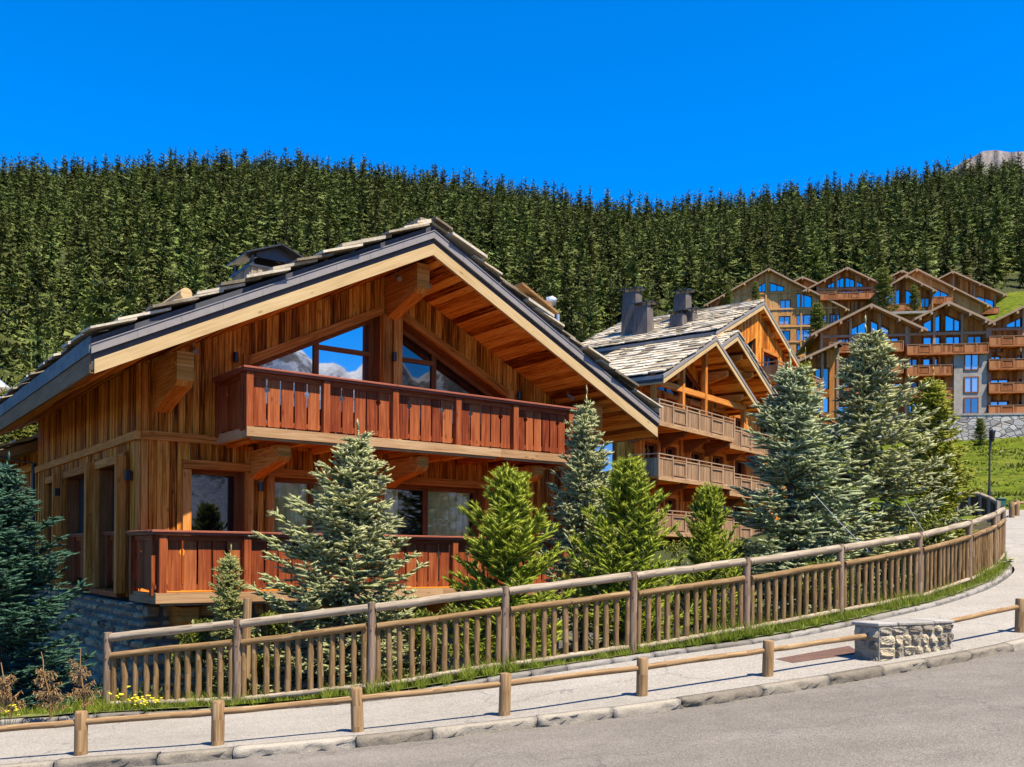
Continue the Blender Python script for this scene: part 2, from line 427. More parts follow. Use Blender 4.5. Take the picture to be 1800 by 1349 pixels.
def ground(x, y):
    q = np.stack([np.ravel(x), np.ravel(y)], 1).astype(float)
    out = np.empty(len(q))
    for i in range(0, len(q), 4000):
        s = q[i:i+4000]
        out[i:i+4000] = _phi(((s[:, None] - _c[None]) ** 2).sum(-1)) @ _wt[:len(_c)] + np.c_[np.ones(len(s)), s] @ _wt[len(_c):]
    return out.reshape(np.shape(x))
def gz(x, y): return float(ground(np.array([x]), np.array([y]))[0])
def axis(fine0, fine1, step, lo, hi, grow):
    a = list(np.arange(fine0, fine1 + 1e-6, step)); d = step
    while a[-1] < hi: d *= grow; a.append(a[-1] + d)
    d = step
    while a[0] > lo: d *= grow; a.insert(0, a[0] - d)
    return np.array(a)
gx = axis(-14, 16, .5, -1500, 1500, 1.07); gy = axis(8, 27, .5, -1200, 900, 1.05)
XX, YY = np.meshgrid(gx, gy)
ZZ = ground(np.clip(XX, -520, 520), np.clip(YY, -320, 900))
ZZ = ZZ + (np.sin(XX * .31 + 1.3) * np.cos(YY * .27) * .35 + np.sin(XX * .83) * np.sin(YY * .71 + 2) * .12) * np.clip((YY - 45) / 60, 0, 1)
nx, ny = len(gx), len(gy)
idx = np.arange(nx * ny).reshape(ny, nx)
faces = np.stack([idx[:-1, :-1], idx[:-1, 1:], idx[1:, 1:], idx[1:, :-1]], -1).reshape(-1, 4)
def m_ground():
    m, t, b = new_mat('meadow_and_soil')
    oc = coord(t, 'Object')
    n1 = noise(t, oc, .12, 4); n2 = noise(t, oc, 2.2, 6, .7); n3 = noise(t, oc, .55, 5, .65)
    gr = ramp(t, n2, [(.28, (.030, .042, .0015)), (.46, (.085, .108, .004)), (.72, (.15, .155, .012))])
    gr = mixc(t, ramp(t, n3, [(.38, (0, 0, 0)), (.66, (1, 1, 1))]), gr, (.055, .085, .003))
    gr = mixc(t, ramp(t, noise(t, oc, 1.1, 3, .5), [(.50, (0, 0, 0)), (.62, (.75, .75, .75))]), gr, (.035, .05, .002))
    gr = mixc(t, ramp(t, n1, [(.52, (0, 0, 0)), (.75, (.7, .7, .7))]), gr, (.15, .14, .02))
    sp = t.nodes.new('ShaderNodeSeparateXYZ'); t.links.new(oc, sp.inputs[0])
    near = math_(t, 'LESS_THAN', math_(t, 'ADD', sp.outputs[1], math_(t, 'MULTIPLY', n3, 3)), 46.0)
    soil = ramp(t, n2, [(.3, (.020, .022, .010)), (.7, (.075, .06, .035))])
    for_ = math_(t, 'GREATER_THAN', math_(t, 'ADD', sp.outputs[1], math_(t, 'MULTIPLY', n1, 8)), 222.0)
    lef = math_(t, 'LESS_THAN', math_(t, 'SUBTRACT', sp.outputs[0], math_(t, 'MULTIPLY', sp.outputs[1], .12)), 12.5)
    c = mixc(t, near, gr, soil)
    c = mixc(t, math_(t, 'MAXIMUM', for_, math_(t, 'MULTIPLY', lef, math_(t, 'GREATER_THAN', sp.outputs[1], 30.0))), c, ramp(t, n2, [(.3, (.018, .026, .008)), (.7, (.06, .065, .022))]))
    t.links.new(c, b.inputs['Base Color']); b.inputs['Roughness'].default_value = .95; b.inputs['Specular IOR Level'].default_value = .1
    bump(t, b, n2, .7, .15)
    return m
tag(link_mesh('ground', mesh_np('ground', np.stack([XX.ravel(), YY.ravel(), ZZ.ravel()], 1), faces, smooth=True), m_ground()), kind='structure')

def strip(name, A, B, k, mat, lift=0.0, sag=0.0):
    """sheet between two polylines with the same count"""
    vs = []; fs = []
    for a, b in zip(A, B):
        for j in range(k + 1):
            t = j / k; p = a * (1 - t) + b * t
            vs.append((p[0], p[1], p[2] + lift + sag * 4 * t * (1 - t)))
    for i in range(len(A) - 1):
        for j in range(k):
            fs.append((i*(k+1)+j, i*(k+1)+j+1, (i+1)*(k+1)+j+1, (i+1)*(k+1)+j))
    return tag(link_mesh(name, mesh_np(name, np.array(vs), np.array(fs), smooth=True), mat), kind='structure')
def resample(P, n):
    P = np.array(arc(P, .4)); d = np.r_[0, np.cumsum(np.linalg.norm(np.diff(P[:, :2], axis=0), axis=1))]
    s = np.linspace(0, d[-1], n)
    return [V3(*[np.interp(q, d, P[:, i]) for i in range(3)]) for q in s]
def norm_at(P, i):
    a, b = P[max(i-1, 0)], P[min(i+1, len(P)-1)]
    d = b - a; n = np.array([d[1], -d[0], 0]); return n / np.linalg.norm(n)   # to the right of travel = towards the road

def m_asphalt(name, dark, mid, light, sc=1.0):
    m, t, b = new_mat(name)
    oc = coord(t, 'Object')
    big = noise(t, oc, .35 * sc, 4, .6); med = noise(t, oc, 2.5 * sc, 5, .6); fine = noise(t, oc, 55, 3, .7)
    stk = noise(t, mapping(t, oc, (.25, 1.6, 1)), 1.2, 4, .6)
    vo = N(t, 'ShaderNodeTexVoronoi', Scale=70.0); t.links.new(oc, vo.inputs['Vector'])
    f = math_(t, 'ADD', math_(t, 'MULTIPLY', fine, .55), math_(t, 'ADD', math_(t, 'MULTIPLY', math_(t, 'ADD', math_(t, 'MULTIPLY', med, .5), math_(t, 'MULTIPLY', stk, .5)), .3), math_(t, 'MULTIPLY', big, .25)))
    c = ramp(t, f, [(.36, dark), (.54, mid), (.72, light)])
    sp = t.nodes.new('ShaderNodeSeparateColor'); t.links.new(vo.outputs['Color'], sp.inputs[0])
    c = mixc(t, .5, c, ramp(t, sp.outputs[0], [(0, (.45, .44, .43)), (.5, (.95, .95, .95)), (1, (1.3, 1.28, 1.25))]), 'MULTIPLY')
    # cracks and patches with their own shape
    vc = N(t, 'ShaderNodeTexVoronoi', Scale=.28, _feature='DISTANCE_TO_EDGE')
    dn = t.nodes.new('ShaderNodeTexNoise'); dn.inputs['Scale'].default_value = 1.6; dn.inputs['Detail'].default_value = 5
    t.links.new(oc, dn.inputs['Vector'])
    va = t.nodes.new('ShaderNodeVectorMath'); va.operation = 'MULTIPLY_ADD'
    t.links.new(dn.outputs['Color'], va.inputs[0]); va.inputs[1].default_value = (1.2, 1.2, 1.2); t.links.new(oc, va.inputs[2])
    t.links.new(va.outputs[0], vc.inputs['Vector'])
    cr_ = ramp(t, vc.outputs['Distance'], [(0.0, (1, 1, 1)), (.006, (0, 0, 0))])
    c = mixc(t, math_(t, 'MULTIPLY', cr_, .55), c, (.07, .065, .06))
    t.links.new(c, b.inputs['Base Color']); b.inputs['Roughness'].default_value = .9; b.inputs['Specular IOR Level'].default_value = .2
    bump(t, b, math_(t, 'ADD', fine, math_(t, 'MULTIPLY', vo.outputs['Distance'], .6)), .45, .012)
    return m
M['asphalt'] = m_asphalt('road_asphalt', (.076, .066, .053), (.142, .125, .104), (.224, .20, .172))
M['pave'] = m_asphalt('pavement_asphalt', (.16, .142, .118), (.245, .224, .192), (.325, .298, .262), 1.4)
KR = resample(KERB, 150); IR = resample(INNER, 150)
# pavement between the two kerbs (2 cm under the kerb tops)
strip('pavement', [k + norm_at(KR, i) * -.11 for i, k in enumerate(KR)], [k + norm_at(IR, i) * .06 for i, k in enumerate(IR)], 6, M['pave'], -.018)
# the road lies a kerb height (11 cm) below, on the photographer's side
near = []
for i, k in enumerate(KR):
    n = norm_at(KR, i); q = k + n * 9.5
    near.append(V3(q[0], q[1], k[2] - .115 + .30 - .03 * 0))
far_edge = [k + V3(0, 0, -.115) - norm_at(KR, i) * .05 for i, k in enumerate(KR)]
strip('road', far_edge, near, 14, M['asphalt'])
verge_m = M['pave']
nn = [V3(*q) + norm_at(KR, i) * 14 + V3(0, 0, .1) for i, q in enumerate(near)]
strip('far_pavement', [q + V3(0, 0, .004) for q in near], nn, 3, M['pave'])

def kerb_run(name, P, width, height, seg, mat, side, top=0.0, rough=.012):
    """stone kerb: separate stones along the line, faces hacked uneven"""
    pts = np.array(arc(P, .3)); d = np.r_[0, np.cumsum(np.linalg.norm(np.diff(pts[:, :2], axis=0), axis=1))]
    P_ = lambda s: V3(*[np.interp(s, d, pts[:, i]) for i in range(3)])
    vs = []; fs = []; s = 0.0
    while s < d[-1] - .2:
        L = min(seg * (.75 + .5 * rnd.random()), d[-1] - s)
        k = max(2, int(L / .07)) if 2 < s < d[-1] * .75 else 2
        base = len(vs); gap = .006
        prof = [(0, -height), (0, -height*.66), (0, -height * .33), (.004, -.02), (.022, 0), (width * .5, .002), (width, 0), (width, -.1)]
        ht = (rnd.random() - .5) * .014; hs_ = (rnd.random() - .5) * .012
        for i in range(k + 1):
            q = s + gap + (L - 2 * gap) * i / k
            p = P_(q); t = P_(min(q + .1, d[-1])) - P_(max(q - .1, 0)); n = nrm(V3(t[1], -t[0], 0)) * side
            for j, (a, b) in enumerate(prof):
                rr = rough * (1.5 if j < 3 else .5)
                jx, jz = rnd.gauss(0, rr), rnd.gauss(0, rr * (.5 if j < 5 else .3))
                o = p - n * (a + hs_ + (jx if 0 < j < 6 else 0)) + V3(0, 0, b + ht + top + (jz if 0 < j < 6 else 0))
                vs.append(o)
        m = len(prof)
        for i in range(k):
            for j in range(m - 1):
                fs.append((base+i*m+j, base+(i+1)*m+j, base+(i+1)*m+j+1, base+i*m+j+1))
        for i in (0, k):
            a = [base + i*m + j for j in range(m)]
            fs.append((a[0], a[1], a[6], a[7])); fs.append((a[1], a[2], a[5], a[6])); fs.append((a[2], a[3], a[4], a[5]))
        s += L
    me = mesh_np(name, np.array(vs), np.array(fs))
    return tag(link_mesh(name, me, mat), kind='structure')
M['kerb'] = stone('kerb_stone', [(.15, .127, .095), (.26, .226, .172), (.36, .32, .255)], scale=11.0)
M['kerbpale'] = stone('inner_kerb_stone', [(.15, .132, .108), (.215, .195, .165), (.28, .258, .225)], scale=11.0)
kerb_run('road_kerb', KERB, .15, .16, 1.05, M['kerb'], 1)
kerb_run('inner_kerb', INNER[:19], .13, .14, .62, M['kerbpale'], 1, .04, .009)
# ------------------------------------------------------------------ carpentry used by every chalet
class Pl:
    """a vertical wall plane: along d, outward n"""
    def __init__(s, o, d, n): s.o = V3(o[0], o[1], 0); s.d = V3(d[0], d[1], 0); s.n = V3(n[0], n[1], 0)
    def p(s, a, off, z): return s.o + s.d * a + s.n * off + V3(0, 0, z)
def clad(mb, pl, a0, a1, lo, hi, ops=(), bw=(.10, .19), t=(.010, .042), mi=0):
    br = sorted({a0, a1} | {x for o in ops for x in o[:2] if a0 < x < a1})
    for i in range(len(br) - 1):
        a = br[i]
        while a < br[i+1] - 1e-4:
            b = a + bw[0] + (bw[1] - bw[0]) * rnd.random()
            if br[i+1] - b < bw[0] * .6: b = br[i+1]
            iv = [(lo, hi)]; m = (a + b) / 2
            for oa, ob, ol, oh in ops:
                if oa <= m <= ob:
                    nv = []
                    for l, h in iv: nv += [(l, h)] if (oh(m) <= l(m) or ol(m) >= h(m)) else [(l, ol), (oh, h)]
                    iv = [(l, h) for l, h in nv if h(m) - l(m) > .03]
            g = .005
            for l, h in iv:
                th = t[0] + (t[1] - t[0]) * rnd.random()
                A, B = a + g, b - g
                mb.prism([pl.p(A, 0, l(A)), pl.p(B, 0, l(B)), pl.p(B, 0, h(B)), pl.p(A, 0, h(A))], pl.n * th, (0, 0, 1), mi)
            a = b
def K(c): return lambda a: c
def window(pl, ua, ub, lo, hi, rec, parent, zb, mul=(), tran=(), fw=.09, fmat='frame', gmat='glassblue', reveal=True, label=None):
    """window set back in its wall: frame bars with a pane as its part"""
    f = MB((0, 0, zb)); dp = .07
    def bar(a, b, l, h, o=0.0):
        f.prism([pl.p(a, -rec + o, l(a)), pl.p(b, -rec + o, l(b)), pl.p(b, -rec + o, h(b)), pl.p(a, -rec + o, h(a))], pl.n * dp, (0, 0, 1))
    bar(ua, ua + fw, lo, hi); bar(ub - fw, ub, lo, hi)
    bar(ua + fw, ub - fw, lo, lambda a: lo(a) + fw)
    f.prism([pl.p(ua + fw, -rec, hi(ua + fw) - fw), pl.p(ub - fw, -rec, hi(ub - fw) - fw), pl.p(ub - fw, -rec, hi(ub - fw)), pl.p(ua + fw, -rec, hi(ua + fw))], pl.n * dp, pl.d)
    for m in mul: bar(m - fw * .6, m + fw * .6, lambda a: lo(a) + fw, lambda a: hi(a) - fw, .003)
    for (a, b, z) in tran: f.box(pl.p((a + b) / 2, -rec + dp / 2 + .006, z), ((b - a) / 2, dp / 2, fw * .5), pl.d, pl.n, (0, 0, 1))
    if reveal:
        for a, s in ((ua, -1), (ub, 1)):
            f.prism([pl.p(a, -rec - .1, lo(a)), pl.p(a, .0, lo(a)), pl.p(a, .0, hi(a)), pl.p(a, -rec - .1, hi(a))], pl.d * s * .03)
        f.prism([pl.p(ua, -rec - .1, hi(ua)), pl.p(ub, -rec - .1, hi(ub)), pl.p(ub, 0, hi(ub)), pl.p(ua, 0, hi(ua))], V3(0, 0, .03), pl.d)
    w = f.build('window', M[fmat], parent)
    if label: w['label'] = label
    g = MB((0, 0, zb)); o = -rec + .02
    g.prism([pl.p(ua + .02, o, lo(ua)), pl.p(ub - .02, o, lo(ub)), pl.p(ub - .02, o, hi(ub) - .02), pl.p(ua + .02, o, hi(ua) - .02)], pl.n * -.012)
    g.build('pane', M[gmat], w)
    return w
def notch_board(mb, pl, a, b, z0, z1, off, th, left, right, zc, nr_=.05, nh=.085):
    pts = [(a, z0), (b, z0)]
    if right: pts += [(b, zc - nh), (b - nr_, zc), (b, zc + nh * .7)]
    pts += [(b, z1), (a, z1)]
    if left: pts += [(a, zc + nh * .7), (a + nr_, zc), (a, zc - nh)]
    mb.prism([pl.p(x, off, z) for x, z in pts], pl.n * -th)
def balustrade(bal, pl, a0, a1, posts, zt, zb, left_over=.0):
    """carved chalet railing in plane pl: posts (centres), handrail top at zt"""
    r = MB((0, 0, zb))
    r.box(pl.p((a0 + a1) / 2, -.06, zt - .022), ((a1 - a0) / 2 + left_over, .15, .022), pl.d, pl.n, (0, 0, 1), ch=.008)
    r.box(pl.p((a0 + a1) / 2, -.06, zt - .066), ((a1 - a0) / 2 + left_over - .02, .12, .02), pl.d, pl.n, (0, 0, 1))
    r.build('handrail', M['redrail'], bal)
    rr = MB((0, 0, zb))
    rr.box(pl.p((a0 + a1) / 2, -.07, zt - .14), ((a1 - a0) / 2 - .02, .035, .05), pl.d, pl.n, (0, 0, 1))
    rr.build('rail', M['red'], bal); rr = MB((0, 0, zb))
    rr.box(pl.p((a0 + a1) / 2, -.12, zt - 1.06), ((a1 - a0) / 2 - .02, .035, .045), pl.d, pl.n, (0, 0, 1))
    rr.build('rail', M['red'], bal)
    for c in posts:
        p = MB((0, 0, zb))
        p.box(pl.p(c, -.045, (zt - .09 + zt - 1.24) / 2), (.072, .075, (1.24 - .09) / 2), pl.d, pl.n, (0, 0, 1), ch=.012)
        p.build('post', M['red'], bal)
    b = MB((0, 0, zb))
    for i in range(len(posts) - 1):
        s, e = posts[i] + .1, posts[i+1] - .1
        n = max(2, round((e - s) / .262)); w = (e - s) / n
        for j in range(n):
            a, q = s + j * w + .018, s + (j + 1) * w - .018
            dl = j in (1, n - 1) and n > 3; dr = j in (0, n - 2) and n > 3
            notch_board(b, pl, a, q, zt - 1.13 + rnd.gauss(0, .006), zt - .16, -.075 + rnd.gauss(0, .003), .032, dl, dr, zt - .40)
    return b.build('panel', M['red'], bal)

# ------------------------------------------------------------------ the big chalet
CH_O = at(273, 931.7, 17.4); CH_A = math.atan2(1660, 2245)
CU, CV = V3(math.cos(CH_A), math.sin(CH_A), 0), V3(-math.sin(CH_A), math.cos(CH_A), 0)
CZ = -3.2
chalet = empty('chalet', (CH_O[0], CH_O[1], CZ), CH_A)
tag(chalet, 'large brown timber chalet with carved red balconies and a stone slab roof', 'chalet')
RU, RS = 5.87, .495                                   # ridge position and slope
ULc, URc = -1.1, 12.84
zs = lambda u: 6.60 - RS * abs(u - RU)               # underside of the roof
VF, VB = -.1, 12.9
front = Pl((0, 1.8), (1, 0), (0, -1)); left = Pl((.21, 0), (0, 1), (-1, 0))
balF = Pl((0, 0), (1, 0), (0, -1)); balL = Pl((0, 0), (0, 1), (-1, 0))
B0 = (0, 0, CZ)
# cladding
top = lambda u: zs(u) - .005
gl_hi = lambda u: 5.60 - RS * (abs(u - RU) - .25)      # head of the gable windows
opsF = [(1.2, 2.36, K(-.82), K(1.72)), (3.0, 5.0, K(-.82), K(1.65)), (5.7, 8.6, K(-.82), K(1.66)),
        (2.43, 5.6, K(2.46), gl_hi), (6.1, 9.27, K(2.46), gl_hi)]
mb = MB(B0)
clad(mb, front, .21, 11.55, K(-.95), K(2.26), opsF[:3])
clad(mb, front, .21, 11.55, K(2.26), top, opsF[3:])
mb.build('front_wall', M['clad'], chalet)
opsL = [(2.69, 5.21, K(-.83), K(1.87)), (5.93, 8.67, K(-.83), K(1.86)), (9.87, 11.02, K(-.83), K(1.85))]
mb = MB(B0)
clad(mb, left, 1.8, 12.6, K(-.95), K(2.26), opsL, (.10, .2))
clad(mb, left, 1.8, 12.6, K(2.43), K(zs(.21) - .005), (), (.10, .2))
mb.build('side_wall', M['clad'], chalet)
mb = MB(B0)                                            # the other two walls and dark rooms behind the openings
back = Pl((0, 12.6), (1, 0), (0, 1)); right = Pl((11.55, 0), (0, 1), (1, 0))
clad(mb, back, .21, 11.55, K(-.95), top, (), (.3, .45)); clad(mb, right, 1.8, 12.6, K(-.95), K(zs(11.55) - .005), (), (.3, .45))
mb.build('rear_wall', M['clad'], chalet)
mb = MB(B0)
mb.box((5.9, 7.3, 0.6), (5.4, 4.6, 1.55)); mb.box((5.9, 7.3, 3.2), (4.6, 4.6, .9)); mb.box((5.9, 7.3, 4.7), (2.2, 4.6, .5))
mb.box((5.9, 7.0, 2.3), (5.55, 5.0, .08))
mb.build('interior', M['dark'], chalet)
# trims
mb = MB(B0)
mb.box((1.15, 1.745, 2.385), (.93, .055, .045)); mb.box((1.15, 1.755, 2.295), (.93, .045, .04))
mb.box((.165, 7.2, 2.345), (.05, 5.4, .085))
for a in (.21 + .06,): mb.box((a, 1.755, .65), (.06, .035, 1.55)); mb.box((a, 1.76, 3.1), (.055, .03, .66))
mb.box((.178, 1.87, .65), (.025, .09, 1.55))
# window surrounds, front
for ua, ub, zt in ((1.2, 2.36, 1.72), (3.0, 5.0, 1.65), (5.7, 8.6, 1.66)):
    for c in (ua - .085, ub + .085): mb.box((c, 1.745, .43 + (zt - 1.72) / 2), (.085, .05, 1.27))
    mb.box(((ua + ub) / 2, 1.742, zt + .09), ((ub - ua) / 2 + .17, .055, .09))
# beams over the gable windows and the twin posts
for s in (-1, 1):
    a, b = RU + s * .24, RU + s * 3.44
    pl_ = [front.p(a, .0, gl_hi(a)), front.p(b, .0, gl_hi(b)), front.p(b, .0, gl_hi(b) + .2), front.p(a, .0, gl_hi(a) + .2)]
    mb.prism(pl_, V3(0, -.1, 0), nrm(pl_[1] - pl_[0]))
    mb.box((RU + s * .145, 1.73, 4.03), (.11, .075, 1.57))
    mb.box((RU + s * 3.5, 1.74, 3.35), (.09, .06, .88))
# surrounds, side
for a, b, zt in ((2.69, 5.21, 1.87), (5.93, 8.67, 1.86), (9.87, 11.02, 1.85)):
    mb.box((.165, (a + b) / 2, zt + .09), (.06, (b - a) / 2 + .1, .09))
    for c in (a - .05, b + .05): mb.box((.155, c, zt / 2 - .42 + .1), (.075, .05, zt / 2 + .43 + .12))
mb.build('trim', M['trim'], chalet)
# windows
window(front, 1.2, 2.36, K(-.82), K(1.72), .48, chalet, CZ, gmat='glassdark', fw=.07)
w2 = window(front, 3.0, 5.0, K(-.82), K(1.65), .30, chalet, CZ, mul=(4.0,), gmat='glassclear', label='window with a pale green curtain behind it')
w3 = window(front, 5.7, 8.6, K(-.82), K(1.66), .34, chalet, CZ, mul=(7.05,), gmat='glassclear', fw=.11)
for (a, b, w_) in ((3.05, 4.95, w2), (5.8, 6.35, w3), (7.1, 8.5, w3)):
    c = MB(B0); n = int((b - a) / .05); z1, z0 = 1.58, -.8
    pts = [front.p(a + (b - a) * i / n, -.44 + .045 * math.sin(i * 1.5), 0) for i in range(n + 1)]
    for i in range(n):
        c.add([pts[i] + V3(0, 0, z0), pts[i+1] + V3(0, 0, z0), pts[i+1] + V3(0, 0, z1), pts[i] + V3(0, 0, z1)], [(0, 1, 2, 3)])
    c.build('curtain', M['curtain'], w_)
window(front, 2.43, 5.6, K(2.46), gl_hi, .4, chalet, CZ, mul=(4.15,), tran=((4.15, 5.5, 4.72),), gmat='glassblue', fw=.1)
window(front, 6.1, 9.27, K(2.46), gl_hi, .4, chalet, CZ, mul=(7.3,), tran=((6.2, 7.3, 4.72),), gmat='glassdark', fw=.1)
for a, b, zt in ((2.69, 5.21, 1.87), (5.93, 8.67, 1.86), (9.87, 11.02, 1.85)):
    window(left, a, b, K(-.83), K(zt), .95, chalet, CZ, mul=((a + b) / 2,), gmat='glassdark')
# balconies
def chalet_balcony(a0, a1, posts, zt, ret, label):
    bal = MB(B0)
    bal.box(((a0 + a1) / 2, .93, zt - 1.24), ((a1 - a0) / 2 - .05, .86, .05), grain=(1, 0, 0))      # floor
    for i in range(9): bal.box((a0 + .3 + (a1 - a0 - .6) * i / 8, .95, zt - 1.36), (.06, .8, .065), grain=(0, 1, 0))
    bo = bal.build('balcony', M['soffit'], chalet); bo['label'] = label
    e = MB(B0)
    x = a0
    while x < a1 - .1:                                   # front beam in lengths
        y = min(x + 2.6 + rnd.random(), a1)
        e.box(((x + y) / 2, .02, zt - 1.265), ((y - x) / 2 - .004, .06 + rnd.random() * .004, .095))
        e.box(((x + y) / 2, .05, zt - 1.385), ((y - x) / 2 - .12, .05, .024)); x = y
    e.box((a0 + .06, .95, zt - 1.28), (.05, .84, .10), grain=(0, 1, 0)); e.box((a1 - .06, .95, zt - 1.28), (.05, .84, .10), grain=(0, 1, 0))
    e.build('edge_beam', M['beam'], bo)
    balustrade(bo, balF, a0, a1, posts, zt, CZ, .08)
    for a, s in ((a0, -1), (a1, 1)):
        if s == -1 and not ret: continue
        balustrade(bo, Pl((a, 0), (0, 1), (s, 0)), .12, 1.72, [.2, 1.62], zt, CZ)
    return bo
chalet_balcony(1.7, 10.03, [1.77, 3.40, 5.02, 6.64, 8.25, 9.94], 3.63, True, 'upper carved red balcony')
chalet_balcony(0.0, 10.6, [.14, 1.75, 3.36, 4.97, 6.58, 8.19, 9.8, 10.5], .40, True, 'lower carved red balcony')
for a, b in ((2.75, 5.15), (5.99, 8.61)):                 # red panels in the side openings
    bo = MB(B0); bo.box((.5, (a + b) / 2, -.9), (.5, (b - a) / 2, .06)); o = bo.build('loggia_railing', M['red'], chalet)
    balustrade(o, Pl((.36, 0), (0, 1), (-1, 0)), a, b, [a + .1, (a + b) / 2, b - .1], .44, CZ)
# posts on the side wall down to the stone
mb = MB(B0)
for v in (2.6, 5.32): mb.box((.02, v, .55), (.09, .09, 1.42))
mb.build('side_post', M['trim'], chalet)
# corbels under the balcony and consoles under the roof
def console(u, v0, v1, ztop, h0, h1, wd, name, mat, slope=0.0):
    c = MB(B0)
    prof = [(v0, ztop), (v1, ztop), (v1, ztop - h1), (v1 + .10, ztop - h1 - .10), (v1 + .22, ztop - h1 - .12), (v0 - .35, ztop - h0 + .12), (v0, ztop - h0)]
    c.prism([V3(u - wd, v, z) for v, z in prof], V3(2 * wd, 0, 0), (0, 1, 0))
    for k in (.05, -.02): c.box((u, v1 + .18 + k * 2, ztop - h1 * .4 + k), (wd + .012, .06, .05))
    return c.build(name, mat, chalet)
for u in (2.6, 5.87, 9.15): console(u, 1.77, .25, 2.17, .62, .22, .14, 'corbel', M['trim'])
for u in (.72, 3.4, 6.6, 9.6): console(u, 1.25, .2, -1.06, .6, .25, .16, 'corbel', M['trim'])
for u, q in ((.62, .3), (5.87, .0), (11.1, .3)):
    console(u, 1.77, .30, zs(u) - .03 - (.15 if q else .08), 1.0, .55, .16, 'console', M['trim'])
# wall lamps and gable spotlights
for (x, y, z) in ((2.1, 1.72, 4.13), (5.87, 1.62, 4.62), (9.62, 1.72, 4.12), (2.68, 1.72, 1.42)):
    l = MB(B0); l.tube([(x, y - .04, z - .1), (x, y - .04, z + .1)], .055, 10); l.box((x, y, z), (.025, .05, .03)); l.build('wall_lamp', M['lamp'], chalet)
for v in (2.3, 5.55, 9.35):
    l = MB(B0); l.box((.10, v, 1.55), (.06, .06, .1)); l.build('wall_lamp', M['lamp'], chalet)
for u in (5.5, 6.3, .95, 10.6):
    l = MB(B0); z = zs(u) - .12; l.tube([(u, .9, z), (u, .72, z - .12)], [.03, .06], 8); l.tube([(u, .9, z), (u, .9, z + .1)], .012, 5); l.build('spotlight', M['flash'], chalet)
# roof: soffit planks, bargeboards, flashing, membrane; stone slabs as sub-parts
rf = MB(B0); CW = 1 / math.sqrt(1 + RS * RS)
for s in (-1, 1):
    a = 0.0; W = (RU - ULc) if s < 0 else (URc - RU)
    while a < W - .02:
        b = min(a + .15 + .03 * rnd.random(), W)
        v = VF + .06
        while v < VB - .1:
            v2 = min(v + 2.2 + 2 * rnd.random(), VB)
            if VB - v2 < .8: v2 = VB
            j = rnd.random() * .006
            P_ = lambda q, vv, h: V3(RU + s * q, vv, 6.60 - RS * q + h + j)
            A, Bq = a + .003, b - .003
            rf.add([P_(A, v + .002, 0), P_(Bq, v + .002, 0), P_(Bq, v2 - .002, 0), P_(A, v2 - .002, 0), P_(A, v + .002, .03), P_(Bq, v + .002, .03), P_(Bq, v2 - .002, .03), P_(A, v2 - .002, .03)],
                   [(0, 1, 2, 3), (4, 7, 6, 5), (0, 4, 5, 1), (1, 5, 6, 2), (2, 6, 7, 3), (3, 7, 4, 0)], (0, 1, 0))
            v = v2
        a = b
roof = rf.build('roof', M['soffit'], chalet)
def raked(mb, v, dv, h0, h1, e=0.0, grainrand=True, lengths=None, split=3):
    """board following both roof slopes at depth v"""
    for s in (-1, 1):
        W = ((RU - ULc) if s < 0 else (URc - RU)) + e
        cuts = [W * i / split for i in range(split + 1)]
        for a, b in zip(cuts, cuts[1:]):
            g = .002 if split > 1 else 0
            q = lambda t, h: V3(RU + s * t, v, 6.60 - RS * t + h)
            a_, b_ = a + (g if a > 0 else 0), b - g
            mb.prism([q(a_, h0), q(b_, h0), q(b_, h1), q(a_, h1)], V3(0, dv, 0), nrm(q(1, 0) - q(0, 0)))
mb = MB(B0); raked(mb, VF - .02, .07, -.02, .23, 0, split=1); mb.build('bargeboard', M['barge'], roof)
mb = MB(B0); raked(mb, VF + .03, .06, .235, .345, .03, split=1); raked(mb, VB - .1, .06, -.02, .345, .03, split=1)
for u, s in ((ULc, -1), (URc, 1)):
    mb.box((u + s * .03, (VF + VB) / 2, zs(u) + .16), (.035, (VB - VF) / 2 - .04, .17))
mb.build('fascia', M['fasc'], roof)
mb = MB(B0); raked(mb, VF - .05, .06, .35, .50, .06, split=9); raked(mb, VF - .065, .03, .503, .522, .07, split=4); mb.build('flashing', M['flash'], roof)
mb = MB(B0)
for s in (-1, 1):
    W = ((RU - ULc) if s < 0 else (URc - RU)) + .05
    q = lambda t, v, h: V3(RU + s * t, v, 6.60 - RS * t + h)
    mb.prism([q(0, VF + .02, .06), q(W, VF + .02, .06), q(W, VF + .02, .63), q(0, VF + .02, .63)], V3(0, VB - VF - .06, 0), (0, 1, 0))
mb.build('membrane', M['membrane'], roof)
for u, s in ((ULc - .075, -1), (URc + .075, 1)):
    mb = MB(B0)
    for row, (za, zb_) in enumerate(((.335, .50), (.50, .64))):
        v = VF
        while v < VB:
            v2 = min(v + .42 + .2 * rnd.random(), VB)
            mb.box((u + s * rnd.random() * .008 - s * row * .012, (v + v2) / 2, zs(u - s * .075) + (za + zb_) / 2), (.012, (v2 - v) / 2 - .004, (zb_ - za) / 2 - .003)); v = v2
    mb.build('slate_edge', M['slate'], roof)
